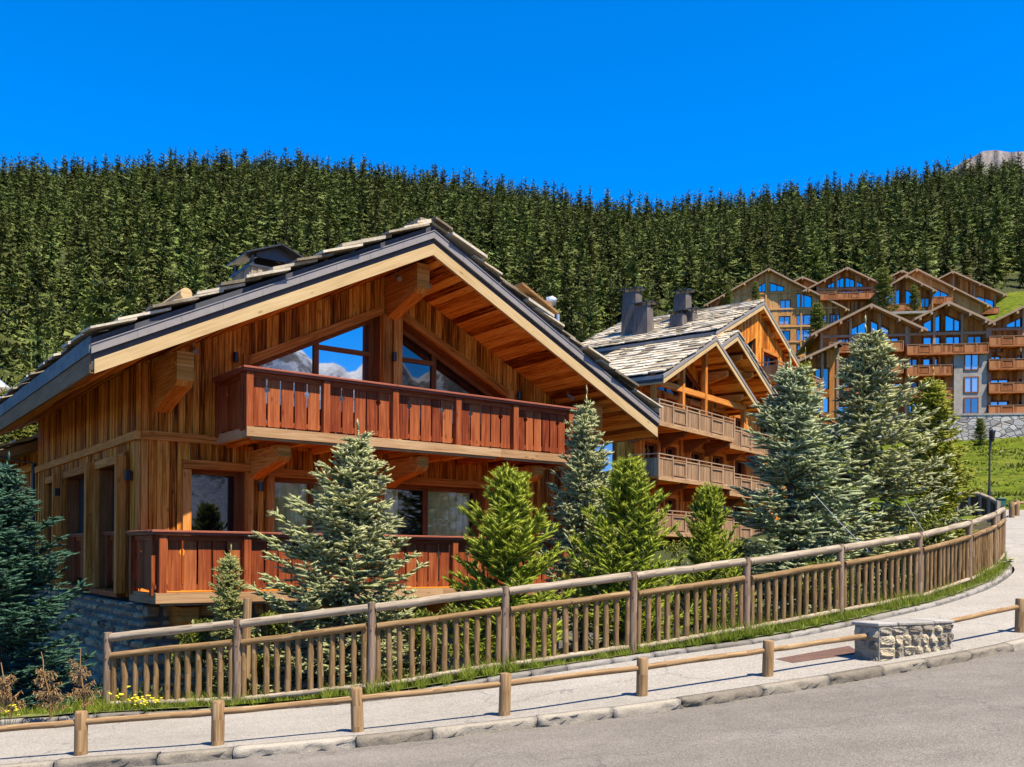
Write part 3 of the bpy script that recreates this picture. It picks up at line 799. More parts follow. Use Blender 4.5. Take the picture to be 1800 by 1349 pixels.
def slabs(mb, pos, W, v0, v1, pitch=.5, sl=.8, tilt=.10, wmin=.35, wmax=1.0, tk=(.035, .07), ragged=.12):
    """courses of irregular stone slabs; pos(a, v, h): a = horizontal distance from the eave"""
    a = -.10; row = 0
    while a < W - .1:
        v = v0 - rnd.random() * ragged
        while v < v1:
            wv = wmin + (wmax - wmin) * rnd.random() ** 1.3
            v2 = min(v + wv, v1 + ragged * rnd.random()); th = tk[0] + (tk[1] - tk[0]) * rnd.random()
            L = sl * (.85 + .35 * rnd.random()); aa = a + rnd.gauss(0, .035); lift = rnd.random() * .025
            e = min(aa + L, W + .06)
            c = []
            for (x, y) in ((aa, v + .008), (aa, v2 - .008), (e, v2 - .008), (e, v + .008)):
                x += rnd.gauss(0, .028); y += rnd.gauss(0, .012)
                h = .05 + lift + tilt * (1 - (x - aa) / L)
                c.append((x, y, h))
            md = ((aa + rnd.gauss(0, .03)), (v + v2) / 2 + rnd.gauss(0, .06)); c.insert(1, (md[0], md[1], .05 + lift + tilt))
            vs = [pos(x, y, h) for x, y, h in c] + [pos(x, y, h + th) for x, y, h in c]
            n = 5
            fs = [tuple(range(n - 1, -1, -1)), tuple(range(n, 2 * n))] + [(i, (i + 1) % n, n + (i + 1) % n, n + i) for i in range(n)]
            mb.add(vs, fs, (0, 1, 0)); v = v2
        a += pitch * (.9 + .2 * rnd.random()); row += 1
mb = MB(B0)
slabs(mb, lambda a, v, h: V3(ULc + a, v, zs(ULc) + .61 + RS * a + h), RU - ULc, VF + .06, VB, .48, .85, .12, .4, 1.0, (.035, .065), .25)
slabs(mb, lambda a, v, h: V3(URc - a, v, zs(URc) + .61 + RS * a + h), URc - RU, VF + .06, VB, .48, .85, .12, .4, 1.0, (.035, .065), .25)
v = VF + .1
while v < VB:
    L = .6 + .4 * rnd.random(); mb.box((RU, v + L / 2, 6.60 + .76 + rnd.random() * .02), (.26, L / 2 - .01, .03), Y=nrm(V3(0, 1, rnd.gauss(0, .03)))); v += L
mb.build('stone_slabs', M['slab'], roof)
# snow guard log, chimney with its canopy, wooden flue box and dish
mb = MB(B0); mb.tube([(1.0, 1.5, zs(1.0) + 1.06), (1.0, 8, zs(1.0) + 1.06), (1.0, 12, zs(1.0) + 1.06)], [.12, .125, .115], 12); mb.build('snow_guard', M['barge'], roof)
cz = 6.84
mb = MB(B0)
clad(mb, Pl((3.3, 4.0), (1, 0), (0, -1)), 0, 1.5, K(5.4), K(cz)); clad(mb, Pl((3.3, 4.0), (0, 1), (-1, 0)), 0, 1.2, K(5.4), K(cz)); mb.box((4.05, 4.6, 6.0), (.74, .59, cz - 6.02))
chim = mb.build('chimney', M['greywood'], roof)
mb = MB(B0)
mb.box((4.05, 4.6, cz + .025), (.80, .66, .03))
for u in (3.36, 4.74):
    for v in (4.06, 5.14): mb.box((u, v, cz + .16), (.03, .03, .13))
for s in (-1, 1):
    q = lambda t, v, h: V3(4.05 + s * t, v, cz + .64 - .40 * t + h)
    mb.prism([q(0, 3.9, 0), q(.88, 3.9, 0), q(.88, 3.9, .03), q(0, 3.9, .03)], V3(0, 1.45, 0))
mb.prism([V3(3.5, 4.15, cz + .30), V3(4.6, 4.15, cz + .30), V3(4.6, 4.15, cz + .41), V3(4.05, 4.15, cz + .62), V3(3.5, 4.15, cz + .41)], V3(0, .04, 0))
mb.prism([V3(3.62, 4.9, cz + .06), V3(4.5, 4.9, cz + .06), V3(4.5, 4.9, cz + .45), V3(4.05, 4.9, cz + .62), V3(3.62, 4.9, cz + .45)], V3(0, .04, 0))
mb.build('canopy', M['darkmetal'], chim)
# ------------------------------------------------------------------ generic gable roof with bargeboards (depth along v)
def gable_roof(parent, zb, ul, ur, ru, rz, s, v0, v1, bh=.24, fl=.19, th=.1, mats=('soffit', 'barge', 'flash', 'slab'), slabs_on=('l',), pitch=.52, plank=.24, name='roof', slabv1=None):
    """rz = height of the underside at the ridge"""
    z_ = lambda u: rz - s * abs(u - ru)
    mb = MB((0, 0, zb))
    for sg in (-1, 1):
        W = (ru - ul) if sg < 0 else (ur - ru)
        n = max(1, int(W / plank))
        for i in range(n):
            a, b = W * i / n + .003, W * (i + 1) / n - .003
            j = rnd.random() * .008
            q = lambda t, v, h: V3(ru + sg * t, v, rz - s * t + h + j)
            mb.prism([q(a, v0 + .04, 0), q(b, v0 + .04, 0), q(b, v0 + .04, th), q(a, v0 + .04, th)], V3(0, v1 - v0 - .08, 0), (0, 1, 0))
    roof = mb.build(name, M[mats[0]], parent)
    def rk(nm, mat, v, dv, h0, h1, e):
        m = MB((0, 0, zb))
        for sg in (-1, 1):
            W = ((ru - ul) if sg < 0 else (ur - ru)) + e
            q = lambda t, h: V3(ru + sg * t, v, rz - s * t + h)
            m.prism([q(0, h0), q(W, h0), q(W, h1), q(0, h1)], V3(0, dv, 0), nrm(q(1, 0) - q(0, 0)))
            m.box((ru + sg * (W - .03), (v0 + v1) / 2, rz - s * W + (h0 + h1) / 2 + .01), (.035, (v1 - v0) / 2 - .08, (h1 - h0) / 2), grain=(0, 1, 0))
        return m.build(nm, M[mat], roof)
    rk('bargeboard', mats[1], v0 - .03, .07, -.02, bh, 0)
    if fl: rk('flashing', mats[2], v0 - .06, .08, bh + .03, bh + .03 + fl, .05)
    if slabs_on:
        top = bh + .05 + fl
        m = MB((0, 0, zb))
        for sg in (-1, 1):
            W = ((ru - ul) if sg < 0 else (ur - ru)) + .04
            q = lambda t, v, h: V3(ru + sg * t, v, rz - s * t + h)
            m.prism([q(0, v0 + .02, th + .01), q(W, v0 + .02, th + .01), q(W, v0 + .02, top - .01), q(0, v0 + .02, top - .01)], V3(0, v1 - v0 - .06, 0), (0, 1, 0))
        m.build('membrane', M['membrane'], roof)
        m = MB((0, 0, zb)); vv = slabv1 or v1
        if 'l' in slabs_on: slabs(m, lambda a, v, h: V3(ul + a, v, z_(ul) + top - .04 + s * a + h), ru - ul, v0 + .0, vv, pitch, pitch * 1.7, .11, .4, 1.1, (.04, .085), .15)
        if 'r' in slabs_on: slabs(m, lambda a, v, h: V3(ur - a, v, z_(ur) + top - .04 + s * a + h), ur - ru, v0 + .0, min(vv, v0 + 3), pitch, pitch * 1.7, .11, .4, 1.1, (.04, .085), .15)
        m.box((ru, (v0 + vv) / 2 + .1, rz + top + .1), (.2, (vv - v0) / 2 - .1, .04), grain=(0, 1, 0))
        m.build('stone_slabs', M['slab'], roof)
    return roof
def slat_balcony(parent, zb, a0, a1, zt, depth, h=1.25, mats=('palebal', 'hotelroof', 'beam'), bays=None, v=0.0, slat=.085, sides=True, open_top=.2, solid=False):
    """balcony with upright slats, framed bays and a thin rail above them"""
    m = MB((0, 0, zb)); m.box(((a0 + a1) / 2, v + depth / 2 + .06, zt - h + .03), ((a1 - a0) / 2, depth / 2, .07), grain=(1, 0, 0))
    x = a0 + .4
    while x < a1: m.box((x, v + depth / 2 + .1, zt - h - .10), (.07, depth / 2, .06), grain=(0, 1, 0)); x += 1.1
    bal = m.build('balcony', M['soffit'], parent)
    p = MB((0, 0, zb)); n = bays or max(1, round((a1 - a0) / 1.5)); w_ = (a1 - a0) / n
    for i in range(n + 1): p.box((a0 + w_ * i, v, zt - h / 2), (.05, .05, h / 2 - .01), grain=(0, 0, 1))
    p.build('post', M[mats[0]], bal)
    p = MB((0, 0, zb)); zlo, zhi = zt - h + .08, zt - open_top
    for i in range(n):
        s, e = a0 + w_ * i + .06, a0 + w_ * (i + 1) - .06
        p.box(((s + e) / 2, v, zhi), ((e - s) / 2, .03, .035)); p.box(((s + e) / 2, v, zlo + .03), ((e - s) / 2, .03, .035))
        k = max(2, int((e - s) / slat)); d = (e - s) / k
        for j in range(k): p.box((s + d * (j + .5), v + .01 + rnd.random() * .006, (zlo + zhi) / 2), (d / 2 - (.008 if not solid else .002), .014, (zhi - zlo) / 2 - .04), grain=(0, 0, 1))
        if i % 3 == 1:                                   # framed ornament bay
            for z in (zlo + .16, zhi - .12): p.box(((s + e) / 2, v - .03, z), ((e - s) / 2, .025, .04))
            for x in (s + .03, e - .03): p.box((x, v - .028, (zlo + zhi) / 2), (.03, .024, (zhi - zlo) / 2 - .17), grain=(0, 0, 1))
    if sides:
        for a in (a0, a1):
            k = int(depth / .2)
            for j in range(k): p.box((a, v + .1 + depth * (j + .5) / k - .05, (zlo + zhi) / 2), (.014, depth / k / 2 - .008, (zhi - zlo) / 2 - .02), grain=(0, 0, 1))
    p.build('panel', M[mats[0]], bal)
    r = MB((0, 0, zb)); r.box(((a0 + a1) / 2, v, zt), ((a1 - a0) / 2 + .06, .055, .025))
    if sides:
        for a in (a0, a1): r.box((a, v + depth / 2 + .06, zt), (.05, depth / 2, .024), grain=(0, 1, 0))
    r.build('handrail', M[mats[1]], bal)
    e = MB((0, 0, zb)); e.box(((a0 + a1) / 2, v + .0, zt - h - .02), ((a1 - a0) / 2 + .02, .05, .09)); e.build('edge_beam', M[mats[2]], bal)
    return bal
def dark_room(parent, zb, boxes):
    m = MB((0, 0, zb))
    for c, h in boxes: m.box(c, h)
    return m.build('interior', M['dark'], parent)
def chimney_stack(parent, zb, u, v, z0, z1, wu, wv, cap=.22, mats=('chimclad', 'darkmetal')):
    m = MB((0, 0, zb)); t = .82
    vs = [V3(u + a * wu, v + b * wv, z0) for a, b in ((-1, -1), (1, -1), (1, 1), (-1, 1))] + [V3(u + a * wu * t, v + b * wv * t, z1) for a, b in ((-1, -1), (1, -1), (1, 1), (-1, 1))]
    m.add(vs, [(0, 1, 5, 4), (1, 2, 6, 5), (2, 3, 7, 6), (3, 0, 4, 7), (4, 5, 6, 7)], (0, 0, 1))
    ch = m.build('chimney', M[mats[0]], parent)
    m = MB((0, 0, zb))
    for a in (-1, 1):
        for b in (-1, 1): m.box((u + a * wu * .7, v + b * wv * .7, z1 + .1), (.03, .03, .1))
    q = lambda a, b, h: V3(u + a * wu * 1.15, v + b * wv * 1.15, z1 + .2 + h)
    m.prism([q(-1, -1, -.06), q(0, -1, .08), q(1, -1, .0), q(1, -1, .06), q(0, -1, .14), q(-1, -1, 0)], V3(0, wv * 2.3, 0), (0, 1, 0))
    m.build('cap', M[mats[1]], ch)
    return ch

# ------------------------------------------------------------------ second chalet, further up the slope
B_O = at(1157.6, 750, 50); B_A = math.atan2(1660, 1285); BZ = -.4
bch = empty('apartment_chalet', (B_O[0], B_O[1], BZ), B_A)
tag(bch, 'stepped timber chalet with stone slab roof, three gables and pale slatted balconies', 'chalet')
fB = Pl((0, 1.9), (1, 0), (0, -1)); lB = Pl((.7, 0), (0, 1), (-1, 0))
g1 = gable_roof(bch, BZ, .1, 12.7, 6.36, 12.27, .5, -.2, 6.5)
g2 = gable_roof(bch, BZ, 8.1, 17.3, 11.15, 13.55, .5, .65, 9.0, slabs_on=('l', 'r'))
g3 = gable_roof(bch, BZ, 9.9, 25.6, 17.2, 16.95, .47, 1.5, 13.0)
for r_, q in zip((g1, g2, g3), ('front', 'middle', 'highest')): r_['label'] = q + ' stone slab gable of the stepped roof'
r1 = lambda u: 12.27 - .5 * abs(u - 6.36)
r2 = lambda u: 13.55 - .5 * abs(u - 11.15)
r3 = lambda u: 16.95 - .47 * abs(u - 17.2)
rr_ = lambda u: max(r1(u) if u < 12.7 else 0, r2(u) if 8.1 < u < 16 else 0, r3(u) if u > 10.5 else 0) - .02
opsB = []
for z0, z1 in ((1.25, 3.35), (4.2, 6.35), (7.15, 9.1)):
    opsB += [(1.7, 3.3, K(z0), K(z1)), (4.1, 5.5, K(z0), K(z1)), (7.3, 8.9, K(z0), K(z1)), (10.2, 11.8, K(z0), K(z1)), (13.5, 15.2, K(z0), K(z1)), (17.5, 19.5, K(z0), K(z1))]
opsB += [(3.2, 6.1, K(9.45), lambda u: 9.9 + .5 * (u - 3.2)), (6.6, 9.5, K(9.45), lambda u: 11.35 - .5 * (u - 6.6)), (18.0, 20.5, K(12.0), K(14.2)), (14.0, 16.8, K(12.0), lambda u: 13.6 + .47 * (u - 14))]
m = MB((0, 0, BZ)); clad(m, fB, .7, 24, K(-.4), rr_, opsB, (.2, .34)); m.build('front_wall', M['clad'], bch)
m = MB((0, 0, BZ)); clad(m, lB, 1.9, 11.5, K(-.4), K(r1(.7) - .02), [(3.2, 4.6, K(4.6), K(6.35))], (.2, .34)); m.build('side_wall', M['clad'], bch)
dark_room(bch, BZ, [((12.4, 7, 4.4), (11.4, 4.2, 4.3)), ((7, 5, 9.6), (3.5, 2.2, .8)), ((17, 7.5, 11), (4, 4, 2.4)), ((17, 8, 14), (2.5, 4, 1))])
for a, b, lo, hi in opsB:
    if b - a > 2.6: window(fB, a, b, lo, hi, .25, bch, BZ, mul=((a + b) / 2,), fw=.1, gmat='glassdark')
    else: window(fB, a, b, lo, hi, .22, bch, BZ, mul=((a + b) / 2,), fw=.1, gmat='glassdark')
window(lB, 3.2, 4.6, K(4.6), K(6.35), .1, bch, BZ, fw=.1, gmat='glassblue')
m = MB((0, 0, BZ))
for a, b, lo, hi in opsB:
    if b - a < 2.6:
        z0, z1 = lo(a), hi(a)
        m.box(((a + b) / 2, 1.84, z1 + .1), ((b - a) / 2 + .2, .06, .1))
        for c in (a - .1, b + .1): m.box((c, 1.845, (z0 + z1) / 2), (.1, .05, (z1 - z0) / 2), grain=(0, 0, 1))
for c, h0 in ((.35, 9.4), (3.55, 10.6), (6.36, 11.6), (11.8, 10.3)):
    m.box((c, .5, (7.1 + h0) / 2 + .2), (.14, .14, (h0 - 7.1) / 2 + .2), grain=(0, 0, 1), ch=.02)
m.box((6.0, .5, 9.35), (5.7, .11, .16)); m.box((12.0, 1.5, 12.0), (3, .12, .14))
m.build('trim', M['trim'], bch)
for z in (8.3, 5.42, 2.44): slat_balcony(bch, BZ, 0, 9.35, z, 1.85, 1.28, bays=6)
for z in (8.0, 5.1, 2.1): slat_balcony(bch, BZ, 9.5, 17.5, z, 1.5, 1.28, bays=5, v=.35)
slat_balcony(bch, BZ, 17.0, 25.0, 13.2, 1.5, 1.28, bays=5, v=.35)
m = MB((0, 0, BZ))
for z in (7.0, 4.1):
    for u in (.35, 3.6, 6.6, 9.2, 12.5, 15.5):
        m = MB((0, 0, BZ)); m.prism([V3(u - .13, v, zz) for v, zz in ((1.88, z - .05), (.3, z - .05), (.3, z - .3), (.7, z - .38), (1.5, z - .85), (1.88, z - .85))], V3(.26, 0, 0), (0, 1, 0)); m.build('corbel', M['frame'], bch)
for (rf_, ru_, us) in ((r1, 6.36, (8.4, 10.6, 2.2)), (r2, 11.15, (12.3, 14)), (r3, 17.2, (19.5, 22.8, 14))):
    for u in us:
        z = rf_(u) - .03; v_ = -.0 if rf_ is r1 else (.85 if rf_ is r2 else 1.75); e_ = v_ + 1.75
        if rf_ is r3: v_ = 1.7; e_ = 3.6
        m = MB((0, 0, BZ)); m.prism([V3(u - .15, v, zz) for v, zz in ((e_, z - .1), (v_, z - .1), (v_, z - .4), (v_ + .25, z - .5), (e_ - .3, z - .8), (e_, z - .8))], V3(.3, 0, 0), (0, 1, 0)); m.build('console', M['trim'], bch)
chimney_stack(bch, BZ, 12.2, 8.0, 14.3, 17.0, .5, .62); chimney_stack(bch, BZ, 12.9, 9.3, 14.6, 18.3, .52, .62)
chimney_stack(bch, BZ, 12.7, 5.6, 14.4, 16.2, .40, .55); chimney_stack(bch, BZ, 13.7, 5.3, 14.6, 16.5, .42, .5); chimney_stack(bch, BZ, 15.0, 6.5, 15.2, 18.2, .5, .55)
m = MB((0, 0, BZ)); m.box((12.3, 7, .3), (11.7, 5.0, .75)); m.build('stone_base', M['rubble'], bch)

# ------------------------------------------------------------------ hotel chalets on the terrace and above it
HA = -R(8)
def hotel_block(name, label, O, zb, wall, roofp, depth, wins, bals, rows=(), mats=('hotelwood', 'hotelred', 'hotelroof'), extra=None, gl='glassblue', overhang=1.3):
    """wall: (u0,u1); roofp: (ul,ur,ru,rz_top,slope); wins: (u0,u1,z0,z1[,z2: sloping head]); bals: (u0,u1,ztop)"""
    e = empty(name, (O[0], O[1], zb), HA); tag(e, label, 'chalet hotel' if 'hotel' in label else 'chalet', 'timber chalet blocks on the slope')
    ul, ur, ru, rz, s = roofp
    fr = Pl((0, 0), (1, 0), (0, -1))
    z_ = lambda u: rz - .55 - s * abs(u - ru)
    ops = []
    for q in wins:
        u0, u1, z0, z1 = q[:4]; z2 = q[4] if len(q) > 4 else z1
        ops.append((u0, u1, K(z0), (lambda u, u0=u0, u1=u1, z1=z1, z2=z2: z1 + (z2 - z1) * (u - u0) / (u1 - u0))))
    m = MB((0, 0, zb)); clad(m, fr, wall[0], wall[1], K(zb - 1), z_, ops, (.35, .6), (.04, .08))
    for u, sg in ((wall[0], -1), (wall[1], 1)):
        clad(m, Pl((u, 0), (0, 1), (sg, 0)), .0, depth, K(zb - 1), K(z_(u)), (), (.5, .9), (.03, .05))
    m.build('wall', M[mats[0]], e)
    h = z_(wall[0] if abs(wall[0] - ru) > abs(wall[1] - ru) else wall[1]) - .4
    dark_room(e, zb, [(((wall[0] + wall[1]) / 2, depth / 2 + .3, (h + zb) / 2), ((wall[1] - wall[0]) / 2 - .1, depth / 2 - .5, (h - zb) / 2)), ((ru, depth / 2 + .3, h + .4), (2.0, depth / 2 - .5, .8))])
    for qi, o in enumerate(ops): window(fr, o[0], o[1], o[2], o[3], .25, e, zb, mul=((o[0] + o[1]) / 2,) if o[1] - o[0] > 1.1 else (), fw=.15, gmat=(gl if len(wins[qi]) > 4 or rnd.random() < .35 else rnd.choice(['glassmid', 'glasspale', 'glassmid', 'glasspale', 'glassdark'])), reveal=False)
    gable_roof(e, zb, ul, ur, ru, rz - .5, s, -overhang, depth + .6, .3, .0, .18, (mats[2], mats[2], mats[2], 'slab'), (), plank=.8)
    t = MB((0, 0, zb))
    for u in (ru, ul + .7, ur - .7, (ul + ru) / 2, (ur + ru) / 2):    # purlin ends
        t.box((u, -overhang / 2, rz - .72 - s * abs(u - ru)), (.14, overhang / 2 + .1, .16), grain=(0, 1, 0))
    for i in range(4):
        u = wall[0] + (wall[1] - wall[0]) * i / 3; t.box((u, -.13, (zb + z_(u)) / 2), (.16, .06, (z_(u) - zb) / 2 - .05), grain=(0, 0, 1))
    for i in range(int((wall[1] - wall[0]) / 2.2)):
        u = wall[0] + 1.1 + 2.2 * i; t.box((u, -.17, z_(u) - .25), (.09, .16, .12), grain=(0, 1, 0))
    for z in rows: t.box(((wall[0] + wall[1]) / 2, -.12, z), ((wall[1] - wall[0]) / 2, .08, .16))
    t.build('trim', M[mats[2] if mats[0] != 'hotelpale' else 'hotelpale'], e)
    for u0, u1, zt in bals: slat_balcony(e, zb, u0, u1, zt, 1.3, 1.25, (mats[1], mats[2], mats[1]), v=-1.35, slat=.3, solid=True, open_top=.06)
    return e
H_O = at(1455, 608, 125)
# lower row (photograph: gables at 1530, 1658 and beyond the right edge)
T0 = 18.0
hotel_block('hotel_chalet', 'dark timber hotel block under the widest low gable, left end of the lower row', H_O, T0, (-.8, 10.2), (-2.4, 12.2, 5.2, 33.3, .50), 12,
  [(2.6, 5.0, 29.3, 30.0, 31.3), (5.4, 7.8, 29.3, 31.3, 30.0), (1.2, 3.4, 26.9, 28.9), (4.2, 6.2, 26.9, 28.9), (7.0, 9.0, 26.9, 28.9), (1.2, 3.2, 23.9, 25.8), (5.0, 7.0, 23.9, 25.8), (8, 9.6, 23.9, 25.8), (1.2, 3.2, 20.9, 22.9), (5, 7, 20.9, 22.9), (7.8, 9.5, 20.9, 22.9), (1.2, 3.2, 18.5, 20.0), (4.5, 6.5, 18.5, 20)],
  [(0, 9.2, 28.1), (0, 9.2, 25.25), (-2.6, 9.2, 22.3)], (29.15,))
mid = hotel_block('hotel_chalet', 'timber hotel block with tall blue gable windows and a pale stone tower', H_O, T0, (9.9, 20.2), (10.6, 20.0, 14.75, 33.35, .5), 12,
  [(12.0, 14.2, 29.5, 30.7, 31.8), (14.7, 17.0, 29.5, 31.8, 30.7), (12.0, 14.2, 27.2, 28.9), (14.8, 16.9, 27.2, 28.9), (17.5, 19.3, 27.2, 28.9), (9.95, 11.4, 24.3, 26.1), (12.0, 13.9, 24.3, 26.1), (10.0, 11.4, 21.2, 23.1), (12.0, 13.9, 21.2, 23.1), (10, 11.4, 18.7, 20.5), (12, 13.9, 18.7, 20.5)],
  [(9.7, 19.6, 27.6), (9.7, 15.2, 24.9), (9.7, 15.2, 21.9)], (29.2,))
m = MB((0, 0, T0)); m.box((17.6, -.35, 22.2), (2.0, .55, 4.4), grain=(0, 0, 1)); m.build('stone_tower', M['render'], mid)
tw = Pl((0, -.9), (1, 0), (0, -1))
for z in (24.2, 21.3, 18.6): window(tw, 16.8, 18.6, K(z), K(z + 2.1), -.02, mid, T0, mul=(17.7,), fw=.14, gmat='glasspale' if z > 20 else 'glassmid', reveal=False)
hotel_block('hotel_chalet', 'timber hotel block with four rows of red balconies at the right end', H_O, T0, (19.9, 33), (19.6, 34.5, 26.6, 33.9, .5), 12,
  [(22.2, 24.6, 29.8, 30.3, 31.4), (20.3, 21.8, 26.6, 28.6), (23.8, 25.8, 26.6, 28.6), (20.2, 21.6, 24.4, 26.2), (23.6, 25.5, 24.4, 26.2), (20.1, 22.6, 21.4, 23.2), (23.8, 25.5, 21.4, 23.2), (20.1, 22.6, 18.5, 20.4), (23.8, 25.5, 18.5, 20.4)],
  [(19.75, 30, 28.45), (19.75, 30, 25.5), (19.75, 30, 22.5), (19.75, 30, 19.6)], (29.6,))
low = hotel_block('low_wing', 'small low-roofed timber wing left of the lower hotel row', at(1412, 700, 121), T0, (-1.5, 4.2), (-3, 4.4, 4.4, 27.6, .45), 8,
  [(1.4, 3.2, 21.4, 24.2), (0.5, 3.2, 18.4, 20.4)], [], (), gl='glassblue')
low['category'] = 'annex'; low['group'] = None
del low['group']
# upper row
U_O = at(1350, 475, 190)
hotel_block('upper_chalet', 'tall pale timber chalet with five storeys, left end of the upper row', U_O, 37.5, (-7.2, 13.4), (-9.4, 15.6, 0, 57.9, .56), 14,
  [(-1.9, -.4, 53.3, 54.4, 55.3), (.4, 3.2, 53.3, 55.2, 54.2), (5.6, 8.6, 49.9, 53.3, 52.0), (2.4, 4.5, 49.2, 51.6), (2.2, 4.4, 46.6, 48.3), (5.6, 8.5, 46.4, 48.5), (10.2, 11.6, 46.7, 48.6), (12, 13.2, 46.7, 48.6), (5.6, 8.5, 43.3, 45.6), (2, 4.4, 43.3, 45.4), (5.6, 8.5, 40.6, 42.6)],
  [], (52.9, 49.7, 46.2, 43.1, 40.2), ('hotelpale', 'hotelpale', 'hotelroof'))
hotel_block('upper_chalet', 'timber chalet with fan-shaped blue gable window and open balcony, in the upper row', U_O, 41, (9.6, 20.8), (6.6, 23.2, 15.1, 57.6, .52), 12,
  [(11.6, 13.0, 53.7, 54.3, 55.0), (13.1, 14.8, 53.7, 55.1, 55.8), (15.0, 16.8, 53.7, 55.8, 55.1), (17, 18.4, 53.7, 55, 54.3), (11.2, 13.6, 51.2, 53.0), (14.2, 16.2, 51.2, 53.0), (16.6, 18.6, 51.2, 53.0), (10.4, 14, 46, 48.4)],
  [(10, 20.4, 52.3)], (53.4,))
hotel_block('upper_chalet', 'narrow front chalet with two big blue windows behind the twin spruces', at(1595, 483, 182), 41, (-5.6, 4.6), (-6.2, 5.0, -.6, 54.3, .56), 6,
  [(-4.4, -1.3, 48.2, 50.2, 51.9), (-.3, 2.2, 48.2, 51.7, 50.4), (2.5, 4.1, 48.2, 50.0)], [(-5, 2.2, 48.6)], (), overhang=1.6)
hotel_block('upper_chalet', 'long single-slope timber chalet with a window beside the front gable', U_O, 41, (26.4, 40.6), (24.5, 42.0, 28.2, 56.9, .56), 12,
  [(31.6, 34.4, 50.4, 53.2, 51.8), (37.3, 39.2, 46.5, 48.0)], [(30.4, 34.8, 51.0)], (), ('hotelpale', 'hotelred', 'hotelroof'))
e_ = hotel_block('upper_chalet', 'topmost timber chalet with an open corner loggia and a brick chimney', at(1670, 469, 204), 46, (-3.6, 9.2), (-6.5, 11.2, .2, 61.9, .5), 12,
  [(-2.6, -1.2, 57.0, 58.4, 59.1), (-.6, .8, 56.2, 58.9, 58.2), (1.6, 3.2, 55.6, 57.5, 56.9), (5.4, 9.0, 53.0, 56.5, 55.4)], [(5.2, 9.6, 53.6)], (), ('hotelwood', 'hotelred', 'hotelroof'), gl='glassblue')
chimney_stack(e_, 46, 4.6, 3, 58.5, 61.3, .6, .6, mats=('hotelpale', 'hotelroof'))
hotel_block('upper_chalet', 'small gabled chalet peeping out behind the front gable of the upper row', at(1583, 468, 204), 46, (-3.6, 3.6), (-5.0, 5.0, 0, 62.0, .5), 8,
  [(-2.2, .4, 57.2, 58.6)], [], ())
hotel_block('upper_chalet', 'low dark gable peeping out at the left end of the upper row', at(1293, 502, 198), 44, (-5, 5), (-6.5, 6.5, 0, 56.3, .55), 8,
  [(-2, 2, 52.4, 54.0)], [], ())
hotel_block('upper_chalet', 'brown roof with a rounded chimney between two taller upper gables', at(1405, 482, 206), 46, (-6, 8), (-7.5, 9.5, .5, 61.0, .45), 8, [(-1.5, 1, 57, 58.5)], [], ())
# flat-roofed bar between the two rows
m = MB(); c = at(1590, 552, 160)
ba = empty('flat_roofed_hut', (c[0], c[1], 28), HA); tag(ba, 'flat white-roofed hut between the lower and upper hotel rows', 'hut')
m = MB((0, 0, 28)); clad(m, Pl((-6, 0), (1, 0), (0, -1)), 0, 9.5, K(26), K(41.0), (), (.4, .7)); m.box((-1.2, 3, 34), (4.7, 2.9, 6.9)); m.build('wall', M['hotelwood'], ba)
m = MB((0, 0, 28)); m.box((-1.2, 2.5, 41.3), (5.4, 3.6, .2)); m.build('roof', M['render'], ba)
# retaining wall with its parapet, meadow rail
def wall_line(name, label, cat, pts, h0, h1, th, mat, cap=None):
    e = empty(name, tuple(pts[0])); tag(e, label, cat); o = V3(*pts[0])
    m = MB(o); cp = MB(o)
    for a, b in zip(pts, pts[1:]):
        a, b = V3(*a), V3(*b); d = b - a; L = np.linalg.norm(d[:2]); X = nrm(V3(d[0], d[1], 0)); Y = V3(-X[1], X[0], 0)
        vs = [a + Y * -th + V3(0, 0, h0), b + Y * -th + V3(0, 0, h0), b + Y * -th + V3(0, 0, h1), a + Y * -th + V3(0, 0, h1)]
        m.prism(vs, Y * 2 * th, X)
        if cap: cp.prism([p + V3(0, 0, (h1 + .003 - (h0 if i < 2 else h1)) + (0 if i < 2 else cap)) - Y * .06 for i, p in enumerate(vs)], Y * (2 * th + .12), X)
    w_ = m.build('masonry', M[mat], e)
    if cap: cp.build('coping', M['render'], e)
    return e
wall_line('retaining_wall', 'grey rubble retaining wall below the lower hotel row', 'wall', [(30, 124.5, 18.1), (56, 121.0, 18.1), (90, 116.5, 18.1)], -6, .1, .4, 'rubble', .25)

# ------------------------------------------------------------------ low annex and grey house at the left edge
ax = empty('timber_annex', (CH_O[0], CH_O[1], CZ), CH_A); tag(ax, 'low timber annex in shade behind the dark spruce, at the left edge', 'annex')
axl = Pl((.26, 0), (0, 1), (-1, 0))
m = MB(B0); clad(m, axl, 12.95, 21, K(-1), K(2.95), [(13.6, 16.6, K(-.8), K(1.72))], (.14, .26)); m.box((3, 17, .5), (2.6, 3.9, 1.45)); m.build('wall', M['clad'], ax)
m = MB(B0)
for c in (13.5, 16.7): m.box((.2, c, .5), (.05, .09, 1.3), grain=(0, 0, 1))
m.box((.195, 15.1, 1.82), (.055, 1.75, .1)); m.box((.2, 17, 2.5), (.05, 4.2, .12)); m.build('trim', M['trim'], ax)
m = MB(B0); m.prism([V3(-.75, 12.98, 2.62), V3(4.5, 12.98, 4.7), V3(4.5, 12.98, 4.95), V3(-.75, 12.98, 2.87)], V3(0, 8, 0), (1, 0, 0)); ro = m.build('roof', M['fasc'], ax)
m = MB(B0); slabs(m, lambda a, v, h: V3(-.75 + a, 12.98 + v, 2.87 + a * .396 + h), 5, 0, 8, .5, .85, .08, .4, .9); m.build('stone_slabs', M['slab'], ro)
window(axl, 13.6, 16.6, K(-.8), K(1.72), .35, ax, CZ, mul=(15.1,), gmat='glassdark')
